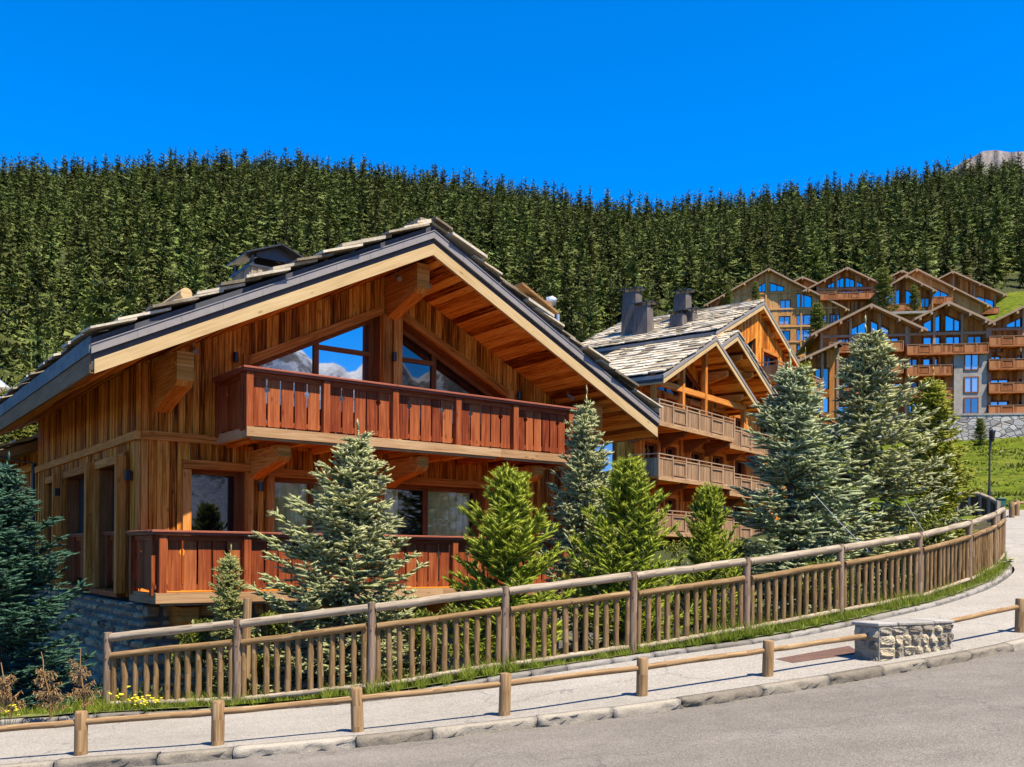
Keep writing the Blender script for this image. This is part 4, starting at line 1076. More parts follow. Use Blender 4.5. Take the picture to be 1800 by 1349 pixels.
# gutter and downpipe of the big chalet
m = MB(B0); zg = zs(ULc) + .0
m.tube([(ULc - .12, 12.95, zg + .1), (ULc - .12, 12.95, zg - .25), (ULc + .2, 12.9, zg - .42), (.12, 12.75, zg - .6), (.1, 12.72, zg - 1.0), (.1, 12.7, 0), (.1, 12.7, -3)], .06, 8)
m.build('downpipe', M['darkmetal'], chalet)
g0 = at(20, 700, 60); gh = empty('grey_house', (g0[0] - 5, g0[1], 7), R(20)); tag(gh, 'pale grey metal-roofed house half hidden behind trees at the left edge', 'house')
m = MB((0, 0, 7)); m.box((0, 3, 8.4), (4.6, 3, 2.2)); m.build('wall', M['greywood'], gh)
m = MB((0, 0, 7)); m.prism([V3(-6.5, -.6, 9.6), V3(5.4, -.6, 9.6), V3(2.6, 3, 12.0), V3(-6.5, 3, 12.0)], V3(0, .05, .12), (0, 1, 0)); m.prism([V3(-6.5, 6.6, 9.6), V3(5.4, 6.6, 9.6), V3(2.6, 3.06, 12.0), V3(-6.5, 3.06, 12.0)], V3(0, .05, .12), (0, 1, 0)); m.prism([V3(5.4, -.6, 9.6), V3(5.4, 6.6, 9.6), V3(2.7, 3, 12.0)], V3(.03, 0, .1), (0, 1, 0)); m.build('roof', plain('pale_metal_roof', (.42, .44, .46), .4, .3, .08), gh)
# stone basement of the big chalet: laid stones
def stone_face(mb, pl, a0, a1, z0, z1, off=0.0, hmin=.14, hmax=.30, wmin=.16, wmax=.5, bulge=.05, sub=6, gap=.014):
    z = z0
    while z < z1 - .03:
        h = hmin + (hmax - hmin) * rnd.random()
        if z1 - (z + h) < hmin * .7: h = z1 - z
        a = a0
        while a < a1 - .02:
            w_ = wmin + (wmax - wmin) * rnd.random() ** 1.5
            if a1 - (a + w_) < wmin * .7: w_ = a1 - a
            n = sub; b = len(mb.v); ph = [rnd.random() * 6 for _ in range(4)]; ti, tj = rnd.gauss(0, .012), rnd.gauss(0, .012)
            ins = [rnd.random() * .025 for _ in range(4)]
            g = []
            for i in range(n + 1):
                for j in range(n + 1):
                    x, y = i / n * 2 - 1, j / n * 2 - 1
                    ex, ey = x * (1 - .10 * y * y * rnd.random() * .6), y * (1 - .16 * x * x * (.4 + .6 * rnd.random() * .5))
                    prof = (1 - abs(x) ** 7) ** .3 * (1 - abs(y) ** 7) ** .3 if abs(x) < 1 and abs(y) < 1 else 0
                    k = 0 if y > 0 else 1; ii = ins[(0 if x < 0 else 1) + 2 * k]
                    aa = a + w_ / 2 + ex * (w_ / 2 - gap - ii * (abs(x) * abs(y)) ** .5 * .8); zz = z + h / 2 + ey * (h / 2 - gap - ii * (abs(x) * abs(y)) ** .5 * .8)
                    o = off + prof * bulge * (.8 + .2 * math.sin(x * 2 + ph[0]) + .25 * math.sin(y * 3 + ph[1] + x * 2)) + (x * ti + y * tj) + (rnd.gauss(0, .0035) if prof else -.03)
                    g.append(pl.p(aa, o, zz))
            fs = [(i*(n+1)+j, (i+1)*(n+1)+j, (i+1)*(n+1)+j+1, i*(n+1)+j+1) for i in range(n) for j in range(n)]
            mb.add(g, fs, (1, 0, 0))
            a += w_
        z += h
m = MB(B0)
stone_face(m, Pl((.05, 0), (0, 1), (-1, 0)), 1.0, 12.6, -3.9, -1.02, 0, .09, .30, .13, .60, .07, 7, .02); stone_face(m, Pl((0, 1.0), (1, 0), (0, -1)), .05, 3.0, -3.9, -1.02, 0, .09, .30, .13, .60, .07, 7, .02)
sb = m.build('stone_basement', M['basestone'], chalet)
m = MB(B0); m.box((5.9, 6.8, -2.5), (5.82, 5.77, 1.46)); m.build('mortar', M['mortar'], sb)
m = MB(B0)
m.box((10.15, 2.1, 6.1), (.42, .5, .6), grain=(0, 0, 1))
m.prism([V3(9.55, 1.5, 6.95), V3(10.75, 1.5, 6.38), V3(10.75, 1.5, 6.44), V3(9.55, 1.5, 7.01)], V3(0, 1.2, 0), (1, 0, 0)); m.build('flue_box', M['fasc'], roof)
m = MB(B0); m.tube([(10.95, 2.2, 5.2), (10.95, 2.2, 6.85)], .025, 6); m.tube([(10.95, 2.15, 6.85), (11.0, 2.0, 6.9), (11.05, 1.95, 6.92)], [.16, .12, .02], 10); m.tube([(10.95, 2.2, 6.4), (11.25, 2.1, 6.3)], .02, 5); m.tube([(11.22, 2.1, 6.2), (11.22, 2.1, 6.55)], .05, 6); m.build('roof_vent', plain('galvanised', (.45, .47, .48), .35, .6, .1), roof)
# ------------------------------------------------------------------ picket fence along the verge
def wob(a, b, n, s=.006):
    return [a + (b - a) * i / n + (V3(rnd.gauss(0, s), rnd.gauss(0, s), rnd.gauss(0, s)) if 0 < i < n else 0) for i in range(n + 1)]
FT = [1.19, 1.30, 1.33, 1.28, 1.29, 1.28, 1.28, 1.33, 1.34, 1.36, 1.30]
FO = V3(*FENCE[0])
fence = empty('picket_fence', tuple(FO)); tag(fence, 'long weathered picket fence of round posts and split rails along the verge', 'fence')
pick = []
for i, (x, y, z) in enumerate(FENCE):
    m = MB(FO); m.tube(wob(V3(x, y, z - .25), V3(x, y, z + FT[i]), 5, .004), [.066, .064, .064, .062, .062, .06], 10, jit=.06)
    for h in (.1, .38): m.tube([V3(x + .0, y - .055, z + FT[i] - h), V3(x, y - .068, z + FT[i] - h)], .012, 6)
    m.build('post', M['fpost'], fence)
rest = MB(FO)
for i in range(len(FENCE) - 1):
    a, b = V3(*FENCE[i]), V3(*FENCE[i+1]); d = nrm(b - a); dh = nrm(V3(d[0], d[1], 0)); nf = V3(dh[1], -dh[0], 0)
    for h, r, mat, o, s0 in ((.075, .062, 'greywood', .0, .05), (.345, .05, 'picket', .03, .075), (1.16, .042, 'greywood', .02, .075)):
        A = a + dh * s0 + V3(0, 0, FT[i] - h if h < 1 else .13) + nf * o; Bq = b - dh * s0 + V3(0, 0, FT[i+1] - h if h < 1 else .13) + nf * o
        m = MB(FO); m.tube(wob(A, Bq, 6, .004), [r * (1 + .10 * (rnd.random() - .5)) for _ in range(7)], 10, jit=.07)
        if h < 1:
            for t in (.03, .5, .97): p = A + (Bq - A) * t; m.tube([p + nf * (r * .9), p + nf * (r + .008)], .012, 6)
        m.build('rail', M[mat], fence)
    n = 12
    for j in range(n):
        t = (j + .62) / (n + .25); base = a + (b - a) * t; hh = FT[i] + (FT[i+1] - FT[i]) * t
        base = base + dh * rnd.gauss(0, .006)
        p0, p1 = base + V3(0, 0, .10 + rnd.random() * .04), base + V3(0, 0, hh - .33) + dh * rnd.gauss(0, .006)
        m = MB(FO) if len(pick) < 100 else rest
        w0 = .040 + .009 * rnd.random()
        m.tube(wob(p0, p1, 4, .003), [w0 * (1 + .15 * (rnd.random() - .5)) for _ in range(5)], 7, jit=.12)
        if len(pick) < 100: pick.append(m.build('picket', M['picket'], fence))
if rest.v: tag(rest.build('picket', M['picket'], fence), kind='stuff')

# ------------------------------------------------------------------ low log rail beside the kerb
def log_rail(label, pts, ends=(False, False), h=.48, cat='barrier', rr=.037, pr=.072):
    o = V3(*pts[0][:3]); e = empty('log_barrier', tuple(o)); tag(e, label, cat)
    for i, p in enumerate(pts):
        if p[3] if len(p) > 3 else True:
            m = MB(o); x, y, z = p[:3]; tl = V3(rnd.gauss(0, .012), rnd.gauss(0, .012), 0)
            b0, b1 = V3(x, y, z - .2), V3(x, y, z + h) + tl
            m.tube([b0, b0 + (b1 - b0) * .35, b0 + (b1 - b0) * .7, b1 - V3(0, 0, .018), b1], [pr * 1.03, pr, pr * .99, pr * .98, pr * .86], 14, jit=.03)
            m.build('post', M['log'], e)
    for a, b in zip(pts, pts[1:]):
        A, Bq = V3(*a[:3]) + V3(0, 0, h - .125), V3(*b[:3]) + V3(0, 0, h - .125); d = nrm(Bq - A)
        i0 = .04 if (len(a) < 4 or a[3]) else 0; i1 = .04 if (len(b) < 4 or b[3]) else 0
        m = MB(o); m.tube(wob(A + d * i0, Bq - d * i1, 6, .004), [rr * (1 + .1 * (rnd.random() - .5)) for _ in range(7)], 10, jit=.05); m.build('rail', M['log'], e)
    return e
log_rail('low log rail on short round posts along the kerb, left of the stone block', [(-6.35, 10.45, -2.40), (-4.80, 10.55, -2.27), (-3.29, 10.60, -2.15), (-1.75, 10.85, -2.025), (-.08, 11.20, -1.89), (1.62, 11.70, -1.745), (3.34, 12.30, -1.57), (4.93, 12.96, -1.43, False)])
log_rail('low log rail and post at the right edge, beyond the stone block', [(6.30, 13.66, -1.28, False), (7.80, 14.5, -1.09), (9.5, 15.9, -.88)])
log_rail('far low log rail and stubby posts where the path bends, at the right edge', [(20.9, 39.5, 1.75), (22.0, 41.2, 1.93), (22.8, 41.6, 1.98), (24.0, 41.2, 1.95)], h=.62, rr=.06, pr=.11)
# ------------------------------------------------------------------ stone block
bx, by, bz = 4.97, 12.76, -1.43
sbk = empty('stone_block', (bx, by, bz), math.atan2(.74, 1.35)); tag(sbk, 'low block of mortared rubble stones standing on the pavement between two log rails', 'wall')
sbk['label'] = 'low block of rubble stones standing on the pavement between the log rails'
m = MB(); m.box((.77, .22, .22), (.755, .205, .285)); m.build('mortar', M['kerb'], sbk)
m = MB(); L_ = 1.54
stone_face(m, Pl((0, .01), (1, 0), (0, -1)), .0, L_, -.06, .50, 0, .13, .20, .16, .42, .030, 12, .009)
stone_face(m, Pl((.01, 0), (0, 1), (-1, 0)), .0, .44, -.06, .50, 0, .15, .22, .2, .3, .025, 9, .008)
stone_face(m, Pl((L_ - .01, 0), (0, 1), (1, 0)), .0, .44, -.06, .50, 0, .15, .22, .2, .3, .025, 9, .008)
cop = MB(); a_ = -.02
while a_ < L_ - .02:
    b_ = min(a_ + .34 + .2 * rnd.random(), L_ + .02)
    if L_ - b_ < .2: b_ = L_ + .02
    cop.box(((a_ + b_) / 2, .22 + rnd.gauss(0, .006), .520 + rnd.gauss(0, .005)), ((b_ - a_) / 2 - .004, .232, .024), ch=.012); a_ = b_
cop.build('coping', M['coping'], sbk)
m.build('stonework', M['stones'], sbk)
# ------------------------------------------------------------------ lamp, bin, second fence, patch, guy wires, stump
p = at(1739, 873, 52)
lp = empty('street_lamp', tuple(p)); tag(lp, 'slim dark street lamp with a hanging lantern on the green meadow', 'street lamp')
m = MB(p); m.tube([p, p + V3(0, 0, 1.0), p + V3(0, 0, 3.55)], [.08, .055, .045], 8); m.build('pole', M['darkmetal'], lp)
m = MB(p); m.tube([p + V3(0, 0, 3.5), p + V3(.02, 0, 3.8), p + V3(.12, -.02, 3.86), p + V3(.2, -.03, 3.8)], .03, 6); m.tube([p + V3(.06, -.02, 2.55), p + V3(.06, -.02, 3.3)], .035, 6); m.build('bracket', M['darkmetal'], lp)
m = MB(p); q = p + V3(.13, -.06, 0); m.tube([q + V3(0, 0, 3.0), q + V3(0, 0, 3.1), q + V3(0, 0, 3.5), q + V3(0, 0, 3.62), q + V3(0, 0, 3.7)], [.06, .09, .13, .16, .03], 8); m.build('lantern', M['lamp'], lp)
p = at(1758.5, 896, 30.5)
bn = empty('litter_bin', tuple(p)); tag(bn, 'dark green litter bin on a post behind the end of the picket fence', 'bin')
gm = plain('green_paint', (.012, .085, .06), .45, 0, .15)
m = MB(p); m.tube([p + V3(0, 0, -.6), p + V3(0, 0, .0)], .035, 8); m.build('post', M['darkmetal'], bn)
m = MB(p); m.box(p + V3(0, 0, .15), (.13, .1, .17), ch=.02); m.build('bin_body', gm, bn)
m = MB(p); m.box(p + V3(0, 0, .345), (.15, .12, .02), ch=.008); m.build('lid', gm, bn)
F2 = [(14.1, 31.0, .98), (14.55, 29.4, .82), (14.75, 28.4, .62), (14.2, 27.3, .5)]
F2 = [tuple(at(px, py, Y)) for px, py, Y in ((1684, 899, 31.6), (1704, 895, 31.4), (1724, 900, 31.1), (1740, 907, 30.8), (1754, 915, 30.4))]
f2 = empty('bridge_parapet', F2[0]); tag(f2, 'pale topped curved wooden parapet behind the far end of the picket fence', 'fence'); o2 = V3(*F2[0])
for i, q in enumerate(F2):
    m = MB(o2); m.box(V3(*q) + V3(0, 0, .2), (.06, .06, .42), grain=(0, 0, 1)); m.build('post', M['greywood'], f2)
m = MB(o2); m.tube([V3(*q) + V3(0, -.03, .55) for q in F2], .075, 8); m.build('handrail', M['greywood'], f2)
m = MB(o2)
for a, b in zip(F2, F2[1:]):
    a, b = V3(*a), V3(*b)
    for j in range(7): m.box(a + (b - a) * (j + .5) / 7 + V3(0, -.02, .17), (.055, .02, .36), X=nrm((b - a) * V3(1, 1, 0)), Y=nrm(V3(-(b - a)[1], (b - a)[0], 0)), grain=(0, 0, 1))
m.build('panel', M['picket'], f2)
p = at(432, 1092, 14.25); p[2] = gz(p[0], p[1])
m = MB(p); zt = at(432, 1052, 14.25)[2]; m.tube(wob(p - V3(0, 0, .1), V3(p[0] + .03, p[1], zt), 3, .01), [.085, .075, .07, .062], 10, jit=.1)
st = m.build('stump', M['log'], None); st.location = tuple(p); tag(st, 'pale sawn stump standing behind the fence beside the small spruce', 'stump')
from mathutils.bvhtree import BVHTree
def bvh(o):
    return BVHTree.FromPolygons([tuple(v.co) for v in o.data.vertices], [tuple(q.vertices) for q in o.data.polygons])
_pv = bvh(bpy.data.objects['pavement'])
def drop(x, y):
    h = _pv.ray_cast(Vector((x, y, 20)), Vector((0, 0, -1)))[0]
    return h.z if h else None
def on_pave(px, py):
    r = at(px, py, 1.0)
    h = _pv.ray_cast(Vector((0, 0, 0)), Vector(r).normalized())[0]
    return V3(*h)
M['patch'] = m_asphalt('red_patch', (.065, .033, .024), (.11, .062, .046), (.165, .10, .078), 2)
A_, B_, C_, D_ = on_pave(1362, 1159), on_pave(1394, 1166), on_pave(1516, 1149), on_pave(1492, 1136)
vsq = []; k = 10
for i in range(k + 1):
    for j in range(k + 1):
        s_, t_ = i / k, j / k
        q = (A_ * (1 - s_) + D_ * s_) * (1 - t_) + (B_ * (1 - s_) + C_ * s_) * t_
        zz = drop(q[0], q[1]); vsq.append((q[0], q[1], (zz if zz is not None else q[2]) + .004))
tag(link_mesh('pavement_patch', mesh_np('pavement_patch', np.array(vsq), np.array([(i*(k+1)+j, (i+1)*(k+1)+j, (i+1)*(k+1)+j+1, i*(k+1)+j+1) for i in range(k) for j in range(k)])), M['patch']), kind='structure')
wire_m = plain('steel_wire', (.5, .5, .48), .35, .6, .05)
for (a, b, lab) in (((1430, 868, 18.6), (1530, 972, 16.9), 'thin steel guy wire running from the left big blue spruce to the fence'), ((1590, 880, 20.2), (1632, 946, 18.2), 'thin steel guy wire from the right big blue spruce to the fence')):
    a, b = at(*a), at(*b); m = MB(b); m.tube([a, (a + b) / 2 - V3(0, 0, .03), b], .007, 5); o = m.build('guy_wire', wire_m); o.location = tuple(b); tag(o, lab, 'wire')
# ------------------------------------------------------------------ conifers
def frames(D):
    D = D / np.linalg.norm(D, axis=1, keepdims=True)
    up = np.where(np.abs(D[:, 2:3]) < .9, np.array([[0, 0, 1.]]), np.array([[1., 0, 0]]))
    A = np.cross(D, up); A /= np.linalg.norm(A, axis=1, keepdims=True)
    return D, A, np.cross(A, D)
def shoot_mesh(name, P, D, L, r, rng, needles=12, nl=.028, nw=.006, spindle=4, angle=.8, matname='leaf', core=.45):
    """P,D,L: shoot bases, directions, lengths: every shoot is a slim core clothed in needles; triangles only"""
    n = len(P); D, A, B = frames(D); vr = rng.random(n)
    V = []; Fc = []; U = []; base = 0
    # core spindle
    k = spindle
    ring0 = np.empty((n, k, 3)); ring1 = np.empty((n, k, 3))
    for i in range(k):
        t = 2 * math.pi * i / k; o = A * math.cos(t) + B * math.sin(t)
        ring0[:, i] = P + o * (r * core * .6)[:, None] + D * (L * .05)[:, None]; ring1[:, i] = P + o * (r * core)[:, None] + D * (L * .55)[:, None]
    tip = P + D * L[:, None]
    vv = np.concatenate([ring0, ring1, tip[:, None]], 1).reshape(-1, 3); V.append(vv)
    st = (np.arange(n) * (2 * k + 1))[:, None]; f = []; us = []
    for i in range(k):
        j = (i + 1) % k
        f += [[i, j, k + j], [i, k + j, k + i], [k + i, k + j, 2 * k]]; us += [[0, 0, .5], [0, .5, .5], [.5, .5, 1]]
    f = np.array(f); Fc.append((st[:, :, None] + f[None]).reshape(-1, 3)); us = np.array(us, float)
    U.append(np.stack([np.broadcast_to(us[None], (n, *us.shape)), np.broadcast_to(vr[:, None, None], (n, *us.shape))], -1).reshape(-1, 2))
    base = len(vv)
    # needles
    m = needles
    t = (np.arange(m)[None] + rng.random((n, m))) / m * .92 + .04
    ph = rng.random((n, m)) * 2 * math.pi
    out = A[:, None] * np.cos(ph)[..., None] + B[:, None] * np.sin(ph)[..., None]
    p0 = P[:, None] + D[:, None] * (L[:, None] * t)[..., None] + out * (r * core * .5)[:, None, None]
    an = angle * (.8 + .4 * rng.random((n, m))) * (1 - .45 * t)
    nd = D[:, None] * np.cos(an)[..., None] + out * np.sin(an)[..., None]
    ln = nl * (.75 + .5 * rng.random((n, m))) * (r / r.mean())[:, None]
    sd = np.cross(nd, out); sd /= np.linalg.norm(sd, axis=2, keepdims=True) + 1e-9
    w2 = nw * .5
    a = p0 - sd * w2; b = p0 + sd * w2; c = p0 + nd * ln[..., None]
    V.append(np.stack([a, b, c], 2).reshape(-1, 3)); q = np.arange(n * m * 3).reshape(-1, 3) + base; Fc.append(q)
    tt = np.clip(np.stack([t * .7, t * .7, t * .7 + .3], -1), 0, 1)
    U.append(np.stack([tt, np.broadcast_to(vr[:, None, None], tt.shape)], -1).reshape(-1, 2))
    return mesh_np(name, np.concatenate(V), np.concatenate(Fc), np.concatenate(U))
def tubes_np(paths, k=5):
    V = []; Fc = []; UV = []; b = 0
    for pts, r0, r1 in paths:
        pts = np.asarray(pts); n = len(pts); d = nrm(pts[-1] - pts[0])
        up = np.array([0, 0, 1.]) if abs(d[2]) < .9 else np.array([1., 0, 0]); A = nrm(np.cross(d, up)); B = np.cross(A, d)
        rr = np.linspace(r0, r1, n)
        for i in range(n):
            for j in range(k):
                t = 2 * math.pi * j / k; V.append(pts[i] + (A * math.cos(t) + B * math.sin(t)) * rr[i])
        for i in range(n - 1):
            for j in range(k):
                j2 = (j + 1) % k; Fc.append((b + i*k + j, b + i*k + j2, b + (i+1)*k + j2, b + (i+1)*k + j))
                l0 = i * .1; UV += [(l0, j * .05), (l0, j * .05 + .05), (l0 + .1, j * .05 + .05), (l0 + .1, j * .05)]
        b += n * k
    return np.array(V), np.array(Fc), np.array(UV)
def conifer(seed, H, Rr, z0=.12, dz=.17, nb=(5, 8), e_top=50, e_mid=8, e_low=-14, curl=.22, sl=.12, sr=.022, tw_sp=.10, profile=.85, droop=.12, gappy=.2, style='spruce', tw_len=.42, leader=.5, needles=11, nl=.03, nw=.007, spindle=4, angle=.85, core=.45, side=True, lop=None):
    rng = np.random.default_rng(seed)
    paths = []; P = []; D = []; L = []; Rs = []
    lean = rng.normal(0, .012, 2) * H
    trunk = lambda z: np.array([lean[0] * (z / H) ** 2 + .02 * math.sin(z * 3 + seed), lean[1] * (z / H) ** 2 + .02 * math.cos(z * 2.3 + seed), z])
    paths.append(([trunk(H * t) for t in np.linspace(-.03, 1, 9)], .022 * H + .01, .008))
    def shoot(p, d, l, r=1.0): P.append(p); D.append(d); L.append(l); Rs.append(sr * r)
    z = z0 * H
    while z < H * .985:
        f = (z - z0 * H) / (H * (1 - z0))
        n = rng.integers(nb[0], nb[1] + 1); a0 = rng.random() * 6.28
        for i in range(n):
            if rng.random() < gappy * (1 - f) * .9: continue
            a = a0 + 6.283 * i / n + rng.normal(0, .18)
            Lb = Rr * ((1 - f) ** profile) * (.62 + .52 * rng.random()) + .05
            if lop: Lb *= 1 + lop[0] * math.cos(a - lop[1])
            e = (e_low + (e_mid - e_low) * min(f / .4, 1)) if f < .4 else (e_mid + (e_top - e_mid) * ((f - .4) / .6) ** 1.6)
            e = math.radians(e + rng.normal(0, 6)); zz = z + rng.normal(0, dz * .25)
            o = trunk(zz); h = np.array([math.cos(a), math.sin(a), 0]); up = np.array([0, 0, 1.])
            cu = curl * (1 - f * .7) * Lb; dr = droop * (1 - f) * Lb
            def bp(t): return o + h * (Lb * t * math.cos(e)) + up * (Lb * math.sin(e) * t + cu * t ** 2.2 - dr * math.sin(math.pi * min(t, 1)) )
            ns = 5; pts = [bp(t) for t in np.linspace(0, 1, ns)]
            paths.append((pts, .006 + .010 * Lb, .004))
            sv = np.cross(h, up)
            t = .16 if Lb > .5 else .1
            while t < 1.0:
                p = bp(t); fw = nrm(bp(min(t + .05, 1.05)) - bp(t - .05))
                for sgn in (-1, 1):
                    if rng.random() < .08: continue
                    ph = math.radians(58 - 22 * t + rng.normal(0, 8))
                    d = nrm(fw * math.cos(ph) + sv * sgn * math.sin(ph) + up * rng.normal(-.05 if style == 'spruce' else .25, .16))
                    tl = min(tw_len * Lb * (1.02 - t) ** .8 * (.6 + .7 * rng.random()) + sl * .6, .55)
                    m = max(1, int(round(tl / sl)))
                    for k in range(m):
                        q = p + d * (tl * k / m) - up * (.05 * (tl * k / m) ** 2 * 4 if style == 'spruce' else 0)
                        shoot(q, d + rng.normal(0, .09, 3), tl / m * 1.12, .9 + .25 * rng.random())
                        if side and (k < m - 1 or m == 1) and rng.random() < .85:
                            for s2 in (-1, 1):
                                d2 = nrm(d * .75 + np.cross(d, up) * s2 * .65 + up * rng.normal(.0 if style == 'spruce' else .2, .2))
                                shoot(q + d * .02, d2, sl * (.65 + .5 * rng.random()), .85)
                t += tw_sp / max(Lb, .25) * (.8 + .4 * rng.random())
            k = max(2, int(Lb / sl)); 
            for j in range(k):
                t = .3 + .7 * j / k; shoot(bp(t), bp(t + .05) - bp(t - .02), Lb * .7 / k * 1.15, .95)
        z += dz * (1 - .45 * f) * (.85 + .3 * rng.random())
    for j in range(int(leader / sl) + 1):
        shoot(trunk(H - leader * .55 + j * sl), np.array([rng.normal(0, .05), rng.normal(0, .05), 1.0]), sl * 1.2, .9)
    for j in range(5):
        a = 6.28 * j / 5 + rng.random(); shoot(trunk(H - leader * .5), np.array([math.cos(a), math.sin(a), .9 + .3 * rng.random()]), sl * 1.9, .9)
    me = shoot_mesh('crown', np.array(P), np.array(D), np.array(L), np.array(Rs), rng, needles, nl, nw, spindle, angle, core=core)
    v, f_, u = tubes_np(paths); tm = mesh_np('trunk', v, f_, u, smooth=True)
    return tm, me
def plant_tree(name, label, cat, meshes, leaf, x, y, z, rz=0, s=1.0, group=None, sz=1.0):
    e = empty(name, (x, y, z), rz); e.scale = (s, s, s * sz); tag(e, label, cat, group)
    for nm, me, mt in (('trunk', meshes[0], 'bark'), ('crown', meshes[1], leaf)):
        if not me.materials: me.materials.append(M[mt])
        o = bpy.data.objects.new(nm, me); C.objects.link(o); o.parent = e
        if o.material_slots[0].material != M[mt]: o.material_slots[0].link = 'OBJECT'; o.material_slots[0].material = M[mt]
    return e
M['blue'] = leafmat('blue_spruce', (.20, .24, .095), (.74, .71, .37), (.028, .052, .024), trans=.28)
M['bluegreen'] = leafmat('blue_green_spruce', (.175, .25, .125), (.70, .71, .40), (.018, .05, .03), trans=.25)
M['darkblue'] = leafmat('dark_spruce', (.016, .058, .040), (.07, .15, .085), (.004, .018, .015), trans=.15)  # dark teal needles: the shade on the left-edge spruce is in the colour
M['pine'] = leafmat('mountain_pine', (.15, .225, .010), (.52, .54, .055), (.025, .06, .008), trans=.3)
M['yellowgreen'] = leafmat('yellow_green_conifer', (.19, .225, .012), (.50, .47, .05), (.04, .07, .008), trans=.3)
M['youngspruce'] = leafmat('young_spruce', (.16, .20, .055), (.52, .50, .18), (.04, .065, .02), trans=.25)
spA = conifer(3, 4.4, 1.5, z0=.06, dz=.22, nb=(7, 9), e_low=-16, e_mid=14, curl=.24, droop=.13, gappy=.26, sl=.165, sr=.038, tw_sp=.125, profile=.70, needles=14, nl=.034, nw=.012, lop=(.2, 2.6), core=.55)
spB = conifer(8, 5.7, 1.45, z0=.06, dz=.31, nb=(7, 9), e_low=-10, e_mid=16, curl=.26, droop=.10, gappy=.18, sl=.20, sr=.046, tw_sp=.165, profile=.60, needles=11, nl=.042, nw=.015, lop=(.14, .5), core=.55, leader=.9)
spC = conifer(21, 6.4, 1.85, z0=.05, dz=.33, nb=(7, 10), e_low=-12, e_mid=14, curl=.26, droop=.12, gappy=.22, sl=.21, sr=.05, tw_sp=.175, profile=.66, needles=11, nl=.044, nw=.015, lop=(.24, .2), core=.55, leader=1.0)
piA = conifer(5, 3.5, 1.1, z0=.08, dz=.2, nb=(5, 7), e_low=0, e_mid=28, e_top=62, curl=.42, droop=.0, gappy=.12, sl=.17, sr=.05, tw_sp=.14, profile=.58, style='pine', tw_len=.45, needles=30, nl=.062, nw=.012, core=.42, angle=.75, side=False, leader=.3)
smA = conifer(12, 2.3, .42, z0=.1, dz=.13, nb=(4, 6), e_low=10, e_mid=30, e_top=55, curl=.3, droop=.02, gappy=.1, sl=.12, sr=.03, tw_sp=.12, profile=.6, needles=12, nl=.035, nw=.009, leader=.25)
def T(px, Y): return (px - 900) / F * Y
def tree_at(name, label, cat, meshes, leaf, px, Y, ytop, H, rz=0, group=None, wide=1.0):
    x = T(px, Y); z = gz(x, Y) - .05; top = at(px, ytop, Y)[2]
    k = (top - z) / H
    e = plant_tree(name, label, cat, meshes, leaf, x, Y, z, rz, 1.0, group); e.scale = (k * wide, k * wide, k); return e
M['hill_'] = leafmat('hillside_spruce', (.10, .12, .010), (.27, .27, .03), (.012, .02, .004), trans=.2)
tree_at('spruce_tree', 'deep blue-green shaded spruce at the far left edge beside the big chalet', 'spruce', spA, 'darkblue', -4, 15.0, 832, 4.4, 2.2, wide=1.32)
tree_at('spruce_tree', 'shaggy grey-green spruce with drooping boughs in front of the big chalet balconies', 'spruce', spA, 'blue', 612, 15.7, 782, 4.4, .3, wide=1.28)
tree_at('spruce_tree', 'slender pale blue spruce with a long leader by the right end of the red balcony', 'spruce', spB, 'blue', 1026, 18.6, 722, 5.7, 1.0, wide=.9)
tree_at('spruce_tree', 'left one of the two big blue spruces behind the fence', 'spruce', spB, 'bluegreen', 1392, 20.0, 652, 5.7, 4.0, wide=1.4)
tree_at('spruce_tree', 'tallest big blue spruce, right one of the pair behind the fence', 'spruce', spC, 'blue', 1520, 22.0, 590, 6.4, .0, wide=1.28)
tree_at('pine_tree', 'bright green mountain pine in front of the lower balcony, left one of two', 'pine', piA, 'pine', 893, 15.8, 838, 3.5, .5, wide=1.25)
tree_at('pine_tree', 'bright green mountain pine in front of the slender blue spruce', 'pine', piA, 'pine', 1100, 16.7, 818, 3.5, 2.6, wide=1.2)
tree_at('pine_tree', 'smallest dark-trunked mountain pine before the pale slatted balconies', 'pine', piA, 'pine', 1248, 18.6, 862, 3.5, 4.4, wide=.98)
tree_at('conifer_tree', 'yellow-green conifer behind the tallest blue spruce, beside the meadow', 'conifer', spC, 'yellowgreen', 1645, 24.6, 672, 6.4, 2.0, wide=1.2)
tree_at('spruce_tree', 'small pale young spruce beside the sawn stump behind the fence', 'spruce', smA, 'youngspruce', 404, 14.45, 985, 2.3, 0.0)
tree_at('spruce_tree', 'thin yellowish spruce rising behind the two big blue spruces', 'spruce', spB, 'yellowgreen', 1405, 23.5, 650, 5.7, 2.0, wide=.6)
for px_, Y_, yt_, lab_ in ((48, 41, 655, 'olive spruce behind the left eave of the big chalet, beside the grey roof'), (4, 43, 690, 'olive spruce in front of the grey-roofed house at the left edge'), (80, 46, 700, 'olive spruce showing in the gap under the left eave of the big chalet'), (28, 37, 735, 'low olive spruce showing above the annex roof at the left edge')):
    tree_at('spruce_tree', lab_, 'spruce', spB, 'hill_', px_, Y_, yt_, 5.7, px_ * 1.0, wide=.95)
